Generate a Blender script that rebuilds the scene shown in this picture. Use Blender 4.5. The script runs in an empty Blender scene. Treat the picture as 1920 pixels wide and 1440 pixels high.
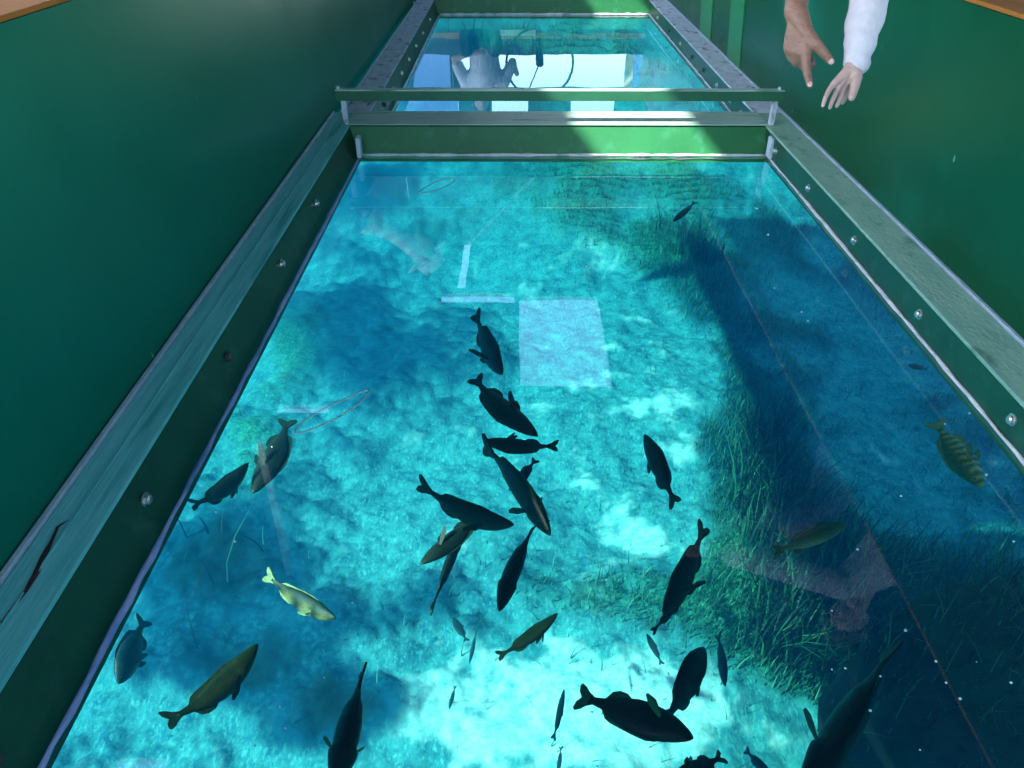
import bpy, bmesh, math, random
import numpy as np
from mathutils import Vector, Matrix, noise
R = math.radians
rnd = random.Random(7)
sc = bpy.context.scene
C = sc.collection

# ------------------------------------------------------------------ camera
F = 1440.0; PITCH = R(34.5); YAW = R(0.28); CZ = 1.2
cd = bpy.data.cameras.new('camera'); cam = bpy.data.objects.new('camera', cd); C.objects.link(cam)
cd.sensor_width = 36; cd.lens = F / 1920 * 36; cd.clip_end = 2000; cd.clip_start = 0.05
cam.location = (0, 0, CZ); cam.rotation_euler = (R(90) - PITCH, 0, YAW)
sc.camera = cam

# ------------------------------------------------------------------ sky, sun, exposure
SUN = Vector((0.93, 0.5, -1.0)).normalized()
w = bpy.data.worlds.new("World"); sc.world = w; w.use_nodes = True
nt = w.node_tree; bg = nt.nodes['Background']
sky = nt.nodes.new('ShaderNodeTexSky'); sky.sky_type = 'NISHITA'; sky.sun_disc = False
sky.sun_elevation = math.asin(-SUN.z); sky.sun_rotation = math.atan2(-SUN.x, -SUN.y)
nt.links.new(sky.outputs[0], bg.inputs[0]); bg.inputs[1].default_value = 0.15
sl = bpy.data.lights.new('sun', 'SUN'); sl.energy = 2.6; sl.angle = R(0.9); sl.color = (1, .96, .9)
so = bpy.data.objects.new('sun', sl); C.objects.link(so)
so.rotation_euler = SUN.to_track_quat('-Z', 'Y').to_euler(); so.location = (-8, -5, 12)
sc.view_settings.view_transform = 'Standard'; sc.view_settings.look = 'None'
sc.view_settings.gamma = 1; sc.view_settings.use_curve_mapping = False
sc.view_settings.exposure = 2.75
cy = sc.cycles
cy.max_bounces = 10; cy.transparent_max_bounces = 24; cy.volume_bounces = 2
cy.diffuse_bounces = 3; cy.glossy_bounces = 4; cy.transmission_bounces = 4
cy.use_denoising = True; cy.sample_clamp_indirect = 6; cy.caustics_reflective = False

# ------------------------------------------------------------------ measuring the photograph
cp, sp = math.cos(PITCH), math.sin(PITCH)
def ray(px, py):
    r = (px - 960) / F; u = (720 - py) / F
    x, y, z = r, cp + u * sp, -sp + u * cp
    return Vector((x * math.cos(YAW) - y * math.sin(YAW), x * math.sin(YAW) + y * math.cos(YAW), z))
def P(px, py, z):                       # the point of the level plane z seen there
    d = ray(px, py); t = (z - CZ) / d.z
    return Vector((d.x * t, d.y * t, z))
def PY(px, py, Y):                      # reflected in the glass (z=0): the point on upright plane Y
    d = ray(px, py); t = Y / d.y
    return Vector((d.x * t, Y, -(CZ + d.z * t)))
def PD(px, py, dist):
    d = ray(px, py)
    k = dist / (d.y * cp * math.cos(YAW) - d.x * math.sin(YAW) * -cp - d.z * sp) if False else dist
    return Vector((0, 0, CZ)) + d * k

# ------------------------------------------------------------------ helpers
def link(name, me, m=None, parent=None, smooth=False):
    o = bpy.data.objects.new(name, me); C.objects.link(o)
    if m is not None:
        for x in (m if isinstance(m, (list, tuple)) else [m]): me.materials.append(x)
    if parent is not None: o.parent = parent
    if smooth:
        me.polygons.foreach_set('use_smooth', [True] * len(me.polygons))
    return o
def tag(o, label=None, cat=None, group=None, kind=None):
    if label: o['label'] = label
    if cat: o['category'] = cat
    if group: o['group'] = group
    if kind: o['kind'] = kind
    return o
def empty(name, loc, label=None, cat=None, group=None):
    o = bpy.data.objects.new(name, None); C.objects.link(o); o.location = loc
    o.empty_display_size = .1
    return tag(o, label, cat, group)
class MB:
    def __init__(s): s.v = []; s.f = []
    def add(s, vs, fs):
        n = len(s.v); s.v += [tuple(v) for v in vs]; s.f += [tuple(i + n for i in f) for f in fs]; return s
    def box(s, a, b):
        x0, y0, z0 = a; x1, y1, z1 = b
        return s.hexa([(x0,y0,z0),(x1,y0,z0),(x1,y1,z0),(x0,y1,z0),(x0,y0,z1),(x1,y0,z1),(x1,y1,z1),(x0,y1,z1)])
    def hexa(s, p):
        return s.add(p, [(0,3,2,1),(4,5,6,7),(0,1,5,4),(1,2,6,5),(2,3,7,6),(3,0,4,7)])
    def tube(s, pts, r, n=8, closed=False, flat=1.0):
        pts = [Vector(p) for p in pts]; m = len(pts); vs = []; fs = []
        for i, p in enumerate(pts):
            if closed: d = pts[(i + 1) % m] - pts[i - 1]
            else: d = pts[min(i + 1, m - 1)] - pts[max(i - 1, 0)]
            d.normalize(); a = d.cross(Vector((0, 0, 1)))
            if a.length < .01: a = d.cross(Vector((1, 0, 0)))
            a.normalize(); b = d.cross(a)
            rr = r[i] if isinstance(r, (list, tuple)) else r
            for k in range(n):
                t = 2 * math.pi * k / n
                vs.append(p + a * math.cos(t) * rr + b * math.sin(t) * rr * flat)
        for i in range(m if closed else m - 1):
            j = (i + 1) % m
            for k in range(n):
                fs.append((i*n+k, i*n+(k+1)%n, j*n+(k+1)%n, j*n+k))
        if not closed:
            fs.append(tuple(range(n - 1, -1, -1))); fs.append(tuple((m - 1) * n + k for k in range(n)))
        return s.add(vs, fs)
    def build(s, name, m, parent=None, smooth=False, bevel=0, off=None):
        me = bpy.data.meshes.new(name)
        v = s.v
        if off is not None: v = [(x - off[0], y - off[1], z - off[2]) for x, y, z in v]
        me.from_pydata(v, [], s.f); me.update()
        bm = bmesh.new(); bm.from_mesh(me); bmesh.ops.recalc_face_normals(bm, faces=bm.faces); bm.to_mesh(me); bm.free()
        o = link(name, me, m, parent, smooth)
        if bevel:
            b = o.modifiers.new('bevel', 'BEVEL'); b.width = bevel; b.segments = 2; b.limit_method = 'ANGLE'
        return o

# ------------------------------------------------------------------ materials
def N(t, nodes, **kw):
    n = nodes.new(t)
    for k, v in kw.items(): setattr(n, k, v)
    return n
def pmat(name, c1, c2=None, scale=6, rough=.5, metal=0, bump=0, bscale=40, stretch=(1, 1, 1), spec=.5, c3=None, s3=2, lo=.35, hi=.65, coat=0, rough2=None):
    m = bpy.data.materials.new(name); m.use_nodes = True
    t = m.node_tree; b = t.nodes['Principled BSDF']; L = t.links.new
    b.inputs['Base Color'].default_value = (*c1, 1); b.inputs['Roughness'].default_value = rough
    b.inputs['Metallic'].default_value = metal; b.inputs['Specular IOR Level'].default_value = spec
    b.inputs['Coat Weight'].default_value = coat; b.inputs['Coat Roughness'].default_value = .15
    tc = N('ShaderNodeTexCoord', t.nodes); mp = N('ShaderNodeMapping', t.nodes)
    mp.inputs['Scale'].default_value = stretch; L(tc.outputs['Object'], mp.inputs[0])
    if c2:
        nz = N('ShaderNodeTexNoise', t.nodes); nz.inputs['Scale'].default_value = scale; nz.inputs['Detail'].default_value = 8
        nz.inputs['Roughness'].default_value = .65
        L(mp.outputs[0], nz.inputs['Vector'])
        r = N('ShaderNodeValToRGB', t.nodes); r.color_ramp.elements[0].position = lo; r.color_ramp.elements[1].position = hi
        r.color_ramp.elements[0].color = (*c1, 1); r.color_ramp.elements[1].color = (*c2, 1)
        L(nz.outputs['Fac'], r.inputs[0]); out = r.outputs[0]
        if c3:
            n3 = N('ShaderNodeTexNoise', t.nodes); n3.inputs['Scale'].default_value = s3; n3.inputs['Detail'].default_value = 6
            L(mp.outputs[0], n3.inputs['Vector'])
            r3 = N('ShaderNodeValToRGB', t.nodes); r3.color_ramp.elements[0].position = .58; r3.color_ramp.elements[1].position = .68
            mx = N('ShaderNodeMix', t.nodes, data_type='RGBA')
            L(n3.outputs['Fac'], r3.inputs[0]); L(r3.outputs[0], mx.inputs[0]); L(out, mx.inputs[6]); mx.inputs[7].default_value = (*c3, 1)
            out = mx.outputs[2]
        L(out, b.inputs['Base Color'])
        if rough2 is not None:
            mr = N('ShaderNodeMapRange', t.nodes); mr.inputs[1].default_value = lo; mr.inputs[2].default_value = hi
            mr.inputs[3].default_value = rough; mr.inputs[4].default_value = rough2
            L(nz.outputs['Fac'], mr.inputs[0]); L(mr.outputs[0], b.inputs['Roughness'])
    if bump:
        nb = N('ShaderNodeTexNoise', t.nodes); nb.inputs['Scale'].default_value = bscale; nb.inputs['Detail'].default_value = 5
        bp = N('ShaderNodeBump', t.nodes); bp.inputs['Strength'].default_value = bump; bp.inputs['Distance'].default_value = .01
        L(mp.outputs[0], nb.inputs['Vector']); L(nb.outputs['Fac'], bp.inputs['Height']); L(bp.outputs[0], b.inputs['Normal'])
    return m
M = {}
M['green_gloss'] = pmat('green_gloss', (.002, .066, .024), (.003, .082, .034), 1.6, .28, bump=.05, bscale=9, spec=.14, rough2=.40, c3=(.004, .13, .075), s3=.9)
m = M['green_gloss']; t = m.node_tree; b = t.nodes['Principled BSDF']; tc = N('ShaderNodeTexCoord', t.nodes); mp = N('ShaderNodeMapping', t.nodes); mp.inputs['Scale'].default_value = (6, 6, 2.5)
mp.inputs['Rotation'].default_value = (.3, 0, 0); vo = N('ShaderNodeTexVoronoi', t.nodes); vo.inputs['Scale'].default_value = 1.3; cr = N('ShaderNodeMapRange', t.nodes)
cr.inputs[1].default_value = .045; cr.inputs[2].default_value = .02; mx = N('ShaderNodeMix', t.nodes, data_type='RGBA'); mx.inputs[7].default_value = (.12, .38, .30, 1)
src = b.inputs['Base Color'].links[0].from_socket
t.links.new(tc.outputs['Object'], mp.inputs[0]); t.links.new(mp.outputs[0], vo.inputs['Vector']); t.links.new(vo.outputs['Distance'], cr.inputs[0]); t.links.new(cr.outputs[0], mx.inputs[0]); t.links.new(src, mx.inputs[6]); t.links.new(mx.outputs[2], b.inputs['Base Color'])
M['green_waterlit'] = M['green_gloss'].copy(); M['green_waterlit'].name = 'green_waterlit'  # left panel copy with blue water light put into the base colour
for e_ in [n for n in M['green_waterlit'].node_tree.nodes if n.type == 'VALTORGB'][:1]:
    e_.color_ramp.elements[0].color = (.0015, .135, .08, 1); e_.color_ramp.elements[1].color = (.002, .16, .10, 1)
M['green_wall'] = pmat('green_wall', (.003, .055, .028), (.006, .085, .038), 3, .42, bump=.1, bscale=60, c3=(.02, .10, .06), s3=9)
M['beam_green'] = pmat('beam_green', (.014, .14, .045), (.02, .175, .058), 4, .45, bump=.1, bscale=50, c3=(.03, .2, .09), s3=12)
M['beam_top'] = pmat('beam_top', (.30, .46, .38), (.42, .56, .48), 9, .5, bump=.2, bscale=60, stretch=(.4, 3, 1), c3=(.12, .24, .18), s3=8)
M['rail_left'] = pmat('rail_left', (.11, .50, .47), (.20, .62, .58), 8, .6, 0, bump=.25, bscale=30, stretch=(6, .5, 1), c3=(.06, .36, .34), s3=3, spec=.2)
M['rail_right'] = pmat('rail_right', (.22, .44, .33), (.32, .52, .40), 7, .6, 0, spec=.3, bump=.3, bscale=40, stretch=(2, 1, 1), c3=(.12, .27, .2), s3=6)
M['rail_far'] = pmat('rail_far', (.44, .50, .58), (.68, .72, .80), 14, .6, 0, bump=.4, bscale=50, stretch=(2, 1, 1), c3=(.15, .22, .23), s3=9)
M['lip'] = pmat('lip', (.42, .52, .62), (.6, .68, .78), 20, .35, .3, bump=.2)
M['sealant'] = pmat('sealant', (.22, .32, .62), (.48, .50, .78), 14, .55, bump=.5, bscale=60, stretch=(1, .6, 1), c3=(.12, .22, .45), s3=5)
M['sealant_warm'] = pmat('sealant_warm', (.62, .58, .6), (.82, .78, .76), 16, .55, bump=.5, bscale=60, c3=(.3, .32, .36), s3=6)
M['steel'] = pmat('steel', (.5, .5, .5), (.75, .72, .68), 60, .28, .9)
M['steel_dark'] = pmat('steel_dark', (.05, .06, .06), (.16, .12, .1), 60, .4, .6)
M['wood'] = pmat('wood', (.30, .115, .025), (.38, .15, .038), 7, .8, bump=.1, bscale=40, stretch=(8, .6, 8), spec=.1)
M['rust'] = pmat('rust', (.015, .008, .008), (.05, .014, .02), 40, .8, bump=.6)
M['hull'] = pmat('hull', (.02, .12, .07), (.03, .16, .09), 2, .5)
M['deck'] = pmat('deck', (.05, .13, .09), (.08, .17, .12), 4, .6, bump=.1)
M['roof'] = pmat('roof', (.05, .09, .08), (.07, .12, .10), 3, .7)
M['pale_green'] = pmat('pale_green', (.70, .85, .72), (.78, .9, .78), 6, .5)
M['post_reflection'] = pmat('post_reflection', (.01, .18, .05), (.02, .22, .07), 4, .4)  # pale green of mirrored posts put into the colour
M['bar_green'] = pmat('bar_green', (.014, .10, .05), (.02, .13, .06), 9, .5)
M['navy'] = pmat('navy', (.01, .03, .05), (.02, .05, .07), 6, .5)
M['black'] = pmat('black', (.012, .016, .016), (.03, .035, .035), 30, .5)
M['white_paint'] = pmat('white_paint', (.72, .74, .76), (.8, .8, .82), 5, .5)

def glass_mat(name, tint, rough=0.0, ior=1.5):
    m = bpy.data.materials.new(name); m.use_nodes = True; t = m.node_tree; L = t.links.new
    t.nodes.clear(); o = N('ShaderNodeOutputMaterial', t.nodes)
    tr = N('ShaderNodeBsdfTransparent', t.nodes); tr.inputs[0].default_value = (*tint, 1)
    gl = N('ShaderNodeBsdfGlossy', t.nodes); gl.inputs['Roughness'].default_value = rough
    gl.inputs[0].default_value = (.82, .94, 1, 1)
    fr = N('ShaderNodeFresnel', t.nodes); fr.inputs[0].default_value = ior
    mx = N('ShaderNodeMixShader', t.nodes)
    ge = N('ShaderNodeNewGeometry', t.nodes)
    # one face only reflects: the pane is a slab, its inside faces stay clear
    inv = N('ShaderNodeMath', t.nodes, operation='SUBTRACT'); inv.inputs[0].default_value = 1; L(ge.outputs['Backfacing'], inv.inputs[1])
    mu = N('ShaderNodeMath', t.nodes, operation='MULTIPLY'); L(fr.outputs[0], mu.inputs[0]); L(inv.outputs[0], mu.inputs[1])
    tc = N('ShaderNodeTexCoord', t.nodes); nz = N('ShaderNodeTexNoise', t.nodes); nz.inputs['Scale'].default_value = 1.7
    bp = N('ShaderNodeBump', t.nodes); bp.inputs['Strength'].default_value = .05; bp.inputs['Distance'].default_value = .02
    L(tc.outputs['Object'], nz.inputs['Vector']); L(nz.outputs['Fac'], bp.inputs['Height']); L(bp.outputs[0], gl.inputs['Normal'])
    L(mu.outputs[0], mx.inputs[0]); L(tr.outputs[0], mx.inputs[1]); L(gl.outputs[0], mx.inputs[2]); L(mx.outputs[0], o.inputs[0])
    return m
M['glass'] = glass_mat('glass', (.95, 1, .99), ior=1.62)
M['tinted'] = glass_mat('tinted', (.38, .46, .56), ior=1.45)

# water
m = bpy.data.materials.new('water'); m.use_nodes = True; t = m.node_tree; t.nodes.clear()
o_ = N('ShaderNodeOutputMaterial', t.nodes); va = N('ShaderNodeVolumeAbsorption', t.nodes); vs_ = N('ShaderNodeVolumeScatter', t.nodes)
ad = N('ShaderNodeAddShader', t.nodes)
va.inputs['Color'].default_value = (.03, .77, .825, 1); va.inputs['Density'].default_value = .15
vs_.inputs['Color'].default_value = (.002, .40, .90, 1); vs_.inputs['Density'].default_value = .028; vs_.inputs['Anisotropy'].default_value = .3
t.links.new(va.outputs[0], ad.inputs[0]); t.links.new(vs_.outputs[0], ad.inputs[1]); t.links.new(ad.outputs[0], o_.inputs['Volume'])
M['water'] = m
# sea surface outside the boat
M['sea_surface'] = pmat('sea_surface', (.004, .05, .06), (.006, .07, .08), 1, .08, bump=.6, bscale=1.5)

# ------------------------------------------------------------------ the setting
ZB = -5.5                                # sea bed
HX0, HX1, HY0, HY1 = -1.34, 2.2, -2.2, 10.4   # hull

mb = MB(); mb.box((-60, -40, ZB - 2.2), (70, 110, -.06)); wv = mb.build('water', M['water']); tag(wv, kind='structure')
mb = MB()
for a, b in (((-300, -300), (HX0, 300)), ((HX1, -300), (300, 300)), ((HX0, HY1), (HX1, 300)), ((HX0, -300), (HX1, HY0))):
    mb.add([(a[0], a[1], -.02), (b[0], a[1], -.02), (b[0], b[1], -.02), (a[0], b[1], -.02)], [(0, 1, 2, 3)])
# the sea surface lets the light through to the bottom
m = M['sea_surface']; t = m.node_tree
tr = N('ShaderNodeBsdfTransparent', t.nodes); tr.inputs[0].default_value = (.9, .97, .97, 1)
fr = N('ShaderNodeFresnel', t.nodes); fr.inputs[0].default_value = 1.33; mx = N('ShaderNodeMixShader', t.nodes)
gl = N('ShaderNodeBsdfGlossy', t.nodes); gl.inputs['Roughness'].default_value = .05
bp = [n for n in t.nodes if n.type == 'BUMP'][0]; t.links.new(bp.outputs[0], gl.inputs['Normal'])
t.links.new(fr.outputs[0], mx.inputs[0]); t.links.new(tr.outputs[0], mx.inputs[1]); t.links.new(gl.outputs[0], mx.inputs[2])
t.links.new(mx.outputs[0], [n for n in t.nodes if n.type == 'OUTPUT_MATERIAL'][0].inputs[0])
tag(mb.build('water_surface', M['sea_surface']), kind='structure')

# ---- sea bed: sand, algae film and weed beds laid out on the bottom
def rise(y): q = min(1, max(0, (y - 13.5) / 11)); return 3.3 * q * q * (3 - 2 * q)
def PT(px, py):                          # the point of the rising sea bed seen there
    z = ZB
    for _ in range(40): z = .6 * z + .4 * (ZB + rise(P(px, py, z).y))
    return P(px, py, z)
def blob(px, py, rx, ry, wt):
    c = PT(px, py); ex = (PT(px + rx, py) - c).length; ey = abs(PT(px, py - ry).y - PT(px, py + ry).y) / 2
    return (c.x, c.y, ex, ey, wt)
WEED = [blob(*a) for a in [(1330,570,60,40,1.5),(1385,700,40,60,1.6),(1290,490,60,30,1.0),(710,340,60,40,1.2),(660,560,60,50,1.0),(570,1060,80,40,.9),(350,1100,90,50,1.0),(760,900,40,40,.5),(700,1330,60,50,1.0),(1010,700,40,30,.5),(560,880,40,40,.4),(860,130,170,60,5),  # leading blobs added to hide the boat's shadow edge, last to dim far pane
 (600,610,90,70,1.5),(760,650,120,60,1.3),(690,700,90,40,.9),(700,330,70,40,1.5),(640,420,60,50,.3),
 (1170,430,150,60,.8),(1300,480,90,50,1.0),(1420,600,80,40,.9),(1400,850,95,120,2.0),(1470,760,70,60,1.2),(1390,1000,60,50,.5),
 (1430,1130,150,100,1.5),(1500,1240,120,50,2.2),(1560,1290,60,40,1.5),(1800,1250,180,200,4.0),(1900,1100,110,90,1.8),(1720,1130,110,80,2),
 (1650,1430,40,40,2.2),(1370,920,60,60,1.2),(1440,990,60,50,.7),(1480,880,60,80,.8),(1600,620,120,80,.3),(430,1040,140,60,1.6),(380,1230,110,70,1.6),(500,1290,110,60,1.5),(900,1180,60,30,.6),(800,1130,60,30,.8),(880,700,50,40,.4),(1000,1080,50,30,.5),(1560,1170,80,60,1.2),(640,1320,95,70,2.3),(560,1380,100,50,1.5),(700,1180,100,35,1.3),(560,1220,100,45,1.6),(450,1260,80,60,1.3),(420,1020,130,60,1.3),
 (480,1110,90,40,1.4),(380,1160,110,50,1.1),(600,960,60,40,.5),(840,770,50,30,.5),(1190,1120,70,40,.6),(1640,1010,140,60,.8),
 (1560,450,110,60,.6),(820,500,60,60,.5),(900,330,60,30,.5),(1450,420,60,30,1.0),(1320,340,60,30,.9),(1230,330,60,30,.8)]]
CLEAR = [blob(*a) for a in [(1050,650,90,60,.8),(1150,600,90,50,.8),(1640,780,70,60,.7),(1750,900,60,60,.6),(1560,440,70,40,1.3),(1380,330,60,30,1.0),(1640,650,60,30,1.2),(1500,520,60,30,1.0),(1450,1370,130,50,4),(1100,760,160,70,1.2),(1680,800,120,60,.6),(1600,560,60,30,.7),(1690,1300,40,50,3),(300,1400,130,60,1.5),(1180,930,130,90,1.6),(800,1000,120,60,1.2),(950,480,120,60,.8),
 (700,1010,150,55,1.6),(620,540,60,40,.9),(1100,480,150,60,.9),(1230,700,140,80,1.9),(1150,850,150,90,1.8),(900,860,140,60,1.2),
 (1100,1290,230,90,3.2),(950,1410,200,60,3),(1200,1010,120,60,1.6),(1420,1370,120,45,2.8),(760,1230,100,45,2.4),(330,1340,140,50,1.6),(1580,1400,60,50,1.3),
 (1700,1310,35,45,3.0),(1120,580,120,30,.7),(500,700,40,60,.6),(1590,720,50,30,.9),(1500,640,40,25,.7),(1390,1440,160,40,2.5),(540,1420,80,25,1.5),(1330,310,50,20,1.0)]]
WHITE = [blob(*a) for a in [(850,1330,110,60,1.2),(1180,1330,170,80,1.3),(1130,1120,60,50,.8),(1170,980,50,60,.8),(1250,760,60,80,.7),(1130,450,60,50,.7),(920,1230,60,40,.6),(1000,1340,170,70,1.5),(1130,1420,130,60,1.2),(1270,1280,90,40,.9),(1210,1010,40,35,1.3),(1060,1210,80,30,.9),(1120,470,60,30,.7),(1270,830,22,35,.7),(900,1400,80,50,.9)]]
def field(X, Y, bl):
    s = np.zeros_like(X)
    for cx, cy_, ex, ey, wt in bl: s += wt * np.exp(-((X - cx) / ex) ** 2 - ((Y - cy_) / ey) ** 2)
    return s
nx, ny = 460, 520
gy = np.concatenate([np.linspace(.5, 12, 330), 12 + (np.linspace(0, 1, ny - 330 + 1)[1:] ** 1.8) * 60])
gu = np.linspace(-1, 1, nx)
def fractal(X, Y, sc_, octs, seed, rough=.5):
    out = np.empty(X.size); xf = X.ravel() * sc_; yf = Y.ravel() * sc_
    nf = noise.fractal
    for i in range(X.size): out[i] = nf((xf[i], yf[i], seed), 1 - rough * .5, 2.1, octs, noise_basis='PERLIN_ORIGINAL')
    return out.reshape(X.shape)
GU, GY = np.meshgrid(gu, gy)
GX = GU * (6.5 + .55 * GY) + 1.2
n1 = fractal(GX, GY, .45, 6, 3.1); n2 = fractal(GX, GY, 1.8, 5, 9.2); n3 = fractal(GX, GY, 6, 3, 5.5)
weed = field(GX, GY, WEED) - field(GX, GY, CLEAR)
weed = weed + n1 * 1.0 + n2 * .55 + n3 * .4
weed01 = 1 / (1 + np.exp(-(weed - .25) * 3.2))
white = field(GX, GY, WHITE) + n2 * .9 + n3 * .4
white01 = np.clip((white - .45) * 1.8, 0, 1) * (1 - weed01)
RISE = np.clip((GY - 13.5) / 11, 0, 1); RISE = 3.3 * RISE * RISE * (3 - 2 * RISE)
GZ = ZB + RISE - .5 * (1 - RISE / 3.3) / (1 + np.exp(-(GX - 3.6 - .12 * GY) * 1.6)) + n1 * .22 + n2 * .015 + n3 * .006 + weed01 * (.08 + .01 * n3 + .015 * n2)  # far rise and right-hand dip invented to dim and tint the water view
verts = np.stack([GX, GY, GZ], -1).reshape(-1, 3)
idx = np.arange(nx * ny).reshape(ny, nx)
fa = np.stack([idx[:-1, :-1], idx[:-1, 1:], idx[1:, 1:], idx[1:, :-1]], -1).reshape(-1, 4)
me = bpy.data.meshes.new('seabed'); me.from_pydata(verts.tolist(), [], fa.tolist()); me.update()
GREEN = [blob(*a) for a in [(1170,440,200,90,1.5),(1430,1120,140,140,1.6),(950,420,160,80,.8),(500,720,70,120,1),(480,860,70,60,.8),(1200,330,120,40,1),(1150,1130,150,60,.8),(1150,90,300,70,1.5)]]
green01 = np.clip(field(GX, GY, GREEN), 0, 1)
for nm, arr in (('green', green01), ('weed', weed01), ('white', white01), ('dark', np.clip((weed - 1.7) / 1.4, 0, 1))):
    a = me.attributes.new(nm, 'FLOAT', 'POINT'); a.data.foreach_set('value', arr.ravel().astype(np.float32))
m = bpy.data.materials.new('seabed'); m.use_nodes = True; t = m.node_tree; L = t.links.new; b = t.nodes['Principled BSDF']
def attr(n): a = N('ShaderNodeAttribute', t.nodes); a.attribute_name = n; return a.outputs['Fac']
def mixc(f, A, B):
    x = N('ShaderNodeMix', t.nodes, data_type='RGBA'); L(f, x.inputs[0])
    for v, i in ((A, 6), (B, 7)):
        if isinstance(v, tuple): x.inputs[i].default_value = (*v, 1)
        else: L(v, x.inputs[i])
    return x.outputs[2]
tc = N('ShaderNodeTexCoord', t.nodes)
def nz(scale, lo, hi, det=6, st=(1, 1, 1)):
    mp = N('ShaderNodeMapping', t.nodes); mp.inputs['Scale'].default_value = st; L(tc.outputs['Object'], mp.inputs[0])
    n = N('ShaderNodeTexNoise', t.nodes); n.inputs['Scale'].default_value = scale; n.inputs['Detail'].default_value = det; n.inputs['Roughness'].default_value = .7
    L(mp.outputs[0], n.inputs['Vector'])
    r = N('ShaderNodeMapRange', t.nodes); r.inputs[1].default_value = lo; r.inputs[2].default_value = hi; L(n.outputs['Fac'], r.inputs[0]); return r.outputs[0]
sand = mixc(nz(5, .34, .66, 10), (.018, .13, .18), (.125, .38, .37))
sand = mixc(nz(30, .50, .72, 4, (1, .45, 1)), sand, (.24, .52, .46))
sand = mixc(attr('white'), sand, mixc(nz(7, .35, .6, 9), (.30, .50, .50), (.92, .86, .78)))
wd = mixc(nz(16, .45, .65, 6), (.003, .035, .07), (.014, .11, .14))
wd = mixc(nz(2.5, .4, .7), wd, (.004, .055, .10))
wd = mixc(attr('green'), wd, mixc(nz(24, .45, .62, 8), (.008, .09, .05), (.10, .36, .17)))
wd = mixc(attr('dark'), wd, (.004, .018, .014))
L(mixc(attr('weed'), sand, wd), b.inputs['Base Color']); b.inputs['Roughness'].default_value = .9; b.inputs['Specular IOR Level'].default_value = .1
bp = N('ShaderNodeBump', t.nodes); bp.inputs['Strength'].default_value = .35; bp.inputs['Distance'].default_value = .03
n_ = N('ShaderNodeTexNoise', t.nodes); n_.inputs['Scale'].default_value = 18; n_.inputs['Detail'].default_value = 8; L(tc.outputs['Object'], n_.inputs['Vector'])
L(n_.outputs['Fac'], bp.inputs['Height']); L(bp.outputs[0], b.inputs['Normal'])
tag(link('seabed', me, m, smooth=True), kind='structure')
mb = MB(); mb.box((-60, -40, ZB - 2.1), (70, 110, ZB - .9)); tag(mb.build('deep_seabed', M['deck']), kind='structure')

# ---- seagrass: blades nobody could count
def blades(name, n, pts, hs, cols, mat, w0=.012):
    V = []; Fc = []; A = []
    for (x, y, z), h in zip(pts, hs):
        a = rnd.uniform(0, 6.283); lean = rnd.uniform(.15, .75); d = Vector((math.cos(a), math.sin(a), 0))
        q = Vector((-d.y, d.x, 0)); ww = w0 * rnd.uniform(.6, 1.5); c = rnd.random(); n0 = len(V); p = Vector((x, y, z - .02))
        for k in range(4):
            s = k / 3; wk = ww * (1 - s * .85)
            q2 = p + Vector((0, 0, 1)) * h * s * (1 - .3 * s * lean) + d * h * lean * s * s
            V.append(tuple(q2 - q * wk)); V.append(tuple(q2 + q * wk)); A += [c, c]
        for k in range(3): i = n0 + 2 * k; Fc.append((i, i + 1, i + 3, i + 2))
    me = bpy.data.meshes.new(name); me.from_pydata(V, [], Fc); me.update()
    at = me.attributes.new('tone', 'FLOAT', 'POINT'); at.data.foreach_set('value', A)
    return link(name, me, mat, smooth=True)
def blade_mat(name, a, b_, c):
    global t, L
    m = bpy.data.materials.new(name); m.use_nodes = True; t = m.node_tree; L = t.links.new; b = t.nodes['Principled BSDF']
    at = N('ShaderNodeAttribute', t.nodes); at.attribute_name = 'tone'
    r = N('ShaderNodeValToRGB', t.nodes); e = r.color_ramp.elements; e[0].position = 0; e[0].color = (*a, 1); e[1].position = 1; e[1].color = (*c, 1)
    x = e.new(.7); x.color = (*b_, 1)
    L(at.outputs['Fac'], r.inputs[0]); L(r.outputs[0], b.inputs['Base Color']); b.inputs['Roughness'].default_value = .55
    tl = N('ShaderNodeBsdfTranslucent', t.nodes); L(r.outputs[0], tl.inputs[0]); mx = N('ShaderNodeMixShader', t.nodes); mx.inputs[0].default_value = .3
    L(b.outputs[0], mx.inputs[1]); L(tl.outputs[0], mx.inputs[2])
    L(mx.outputs[0], [n for n in t.nodes if n.type == 'OUTPUT_MATERIAL'][0].inputs[0]); return m
M['grass'] = blade_mat('seagrass', (.015, .10, .06), (.05, .22, .13), (.22, .48, .28))
M['grass_dark'] = blade_mat('seagrass_dark', (.003, .012, .01), (.006, .03, .02), (.10, .36, .14))
flatw = weed01.ravel(); prob = (flatw ** 2 + .015) * (.004 + 1 / (1 + np.exp(-(verts[:, 0] - .3) * 2.5))) * (np.abs(verts[:, 0] - 1) < 9) * (verts[:, 1] < 26) * (verts[:, 1] > 2)
cell = np.gradient(gy)[:, None] * np.gradient(GX, axis=1); prob = prob * cell.ravel() / (1 + verts[:, 1] * .12)
dk = np.clip((weed - 1.7) / 1.4, 0, 1).ravel()
rs = np.random.RandomState(3)
pr = prob * (1 - dk); pr = pr / pr.sum(); ii = rs.choice(len(pr), 60000, p=pr)
pts = [(verts[i, 0] + rnd.uniform(-.03, .03), verts[i, 1] + rnd.uniform(-.03, .03), verts[i, 2]) for i in ii]
tag(blades('seagrass', 0, pts, [rnd.uniform(.05, .24) for _ in pts], 0, M['grass'], .006), 'pale green seagrass blades growing on the sea bed', 'seagrass', kind='stuff')
pr = prob * dk; pr = pr / pr.sum(); ii = rs.choice(len(pr), 9000, p=pr)
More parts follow.
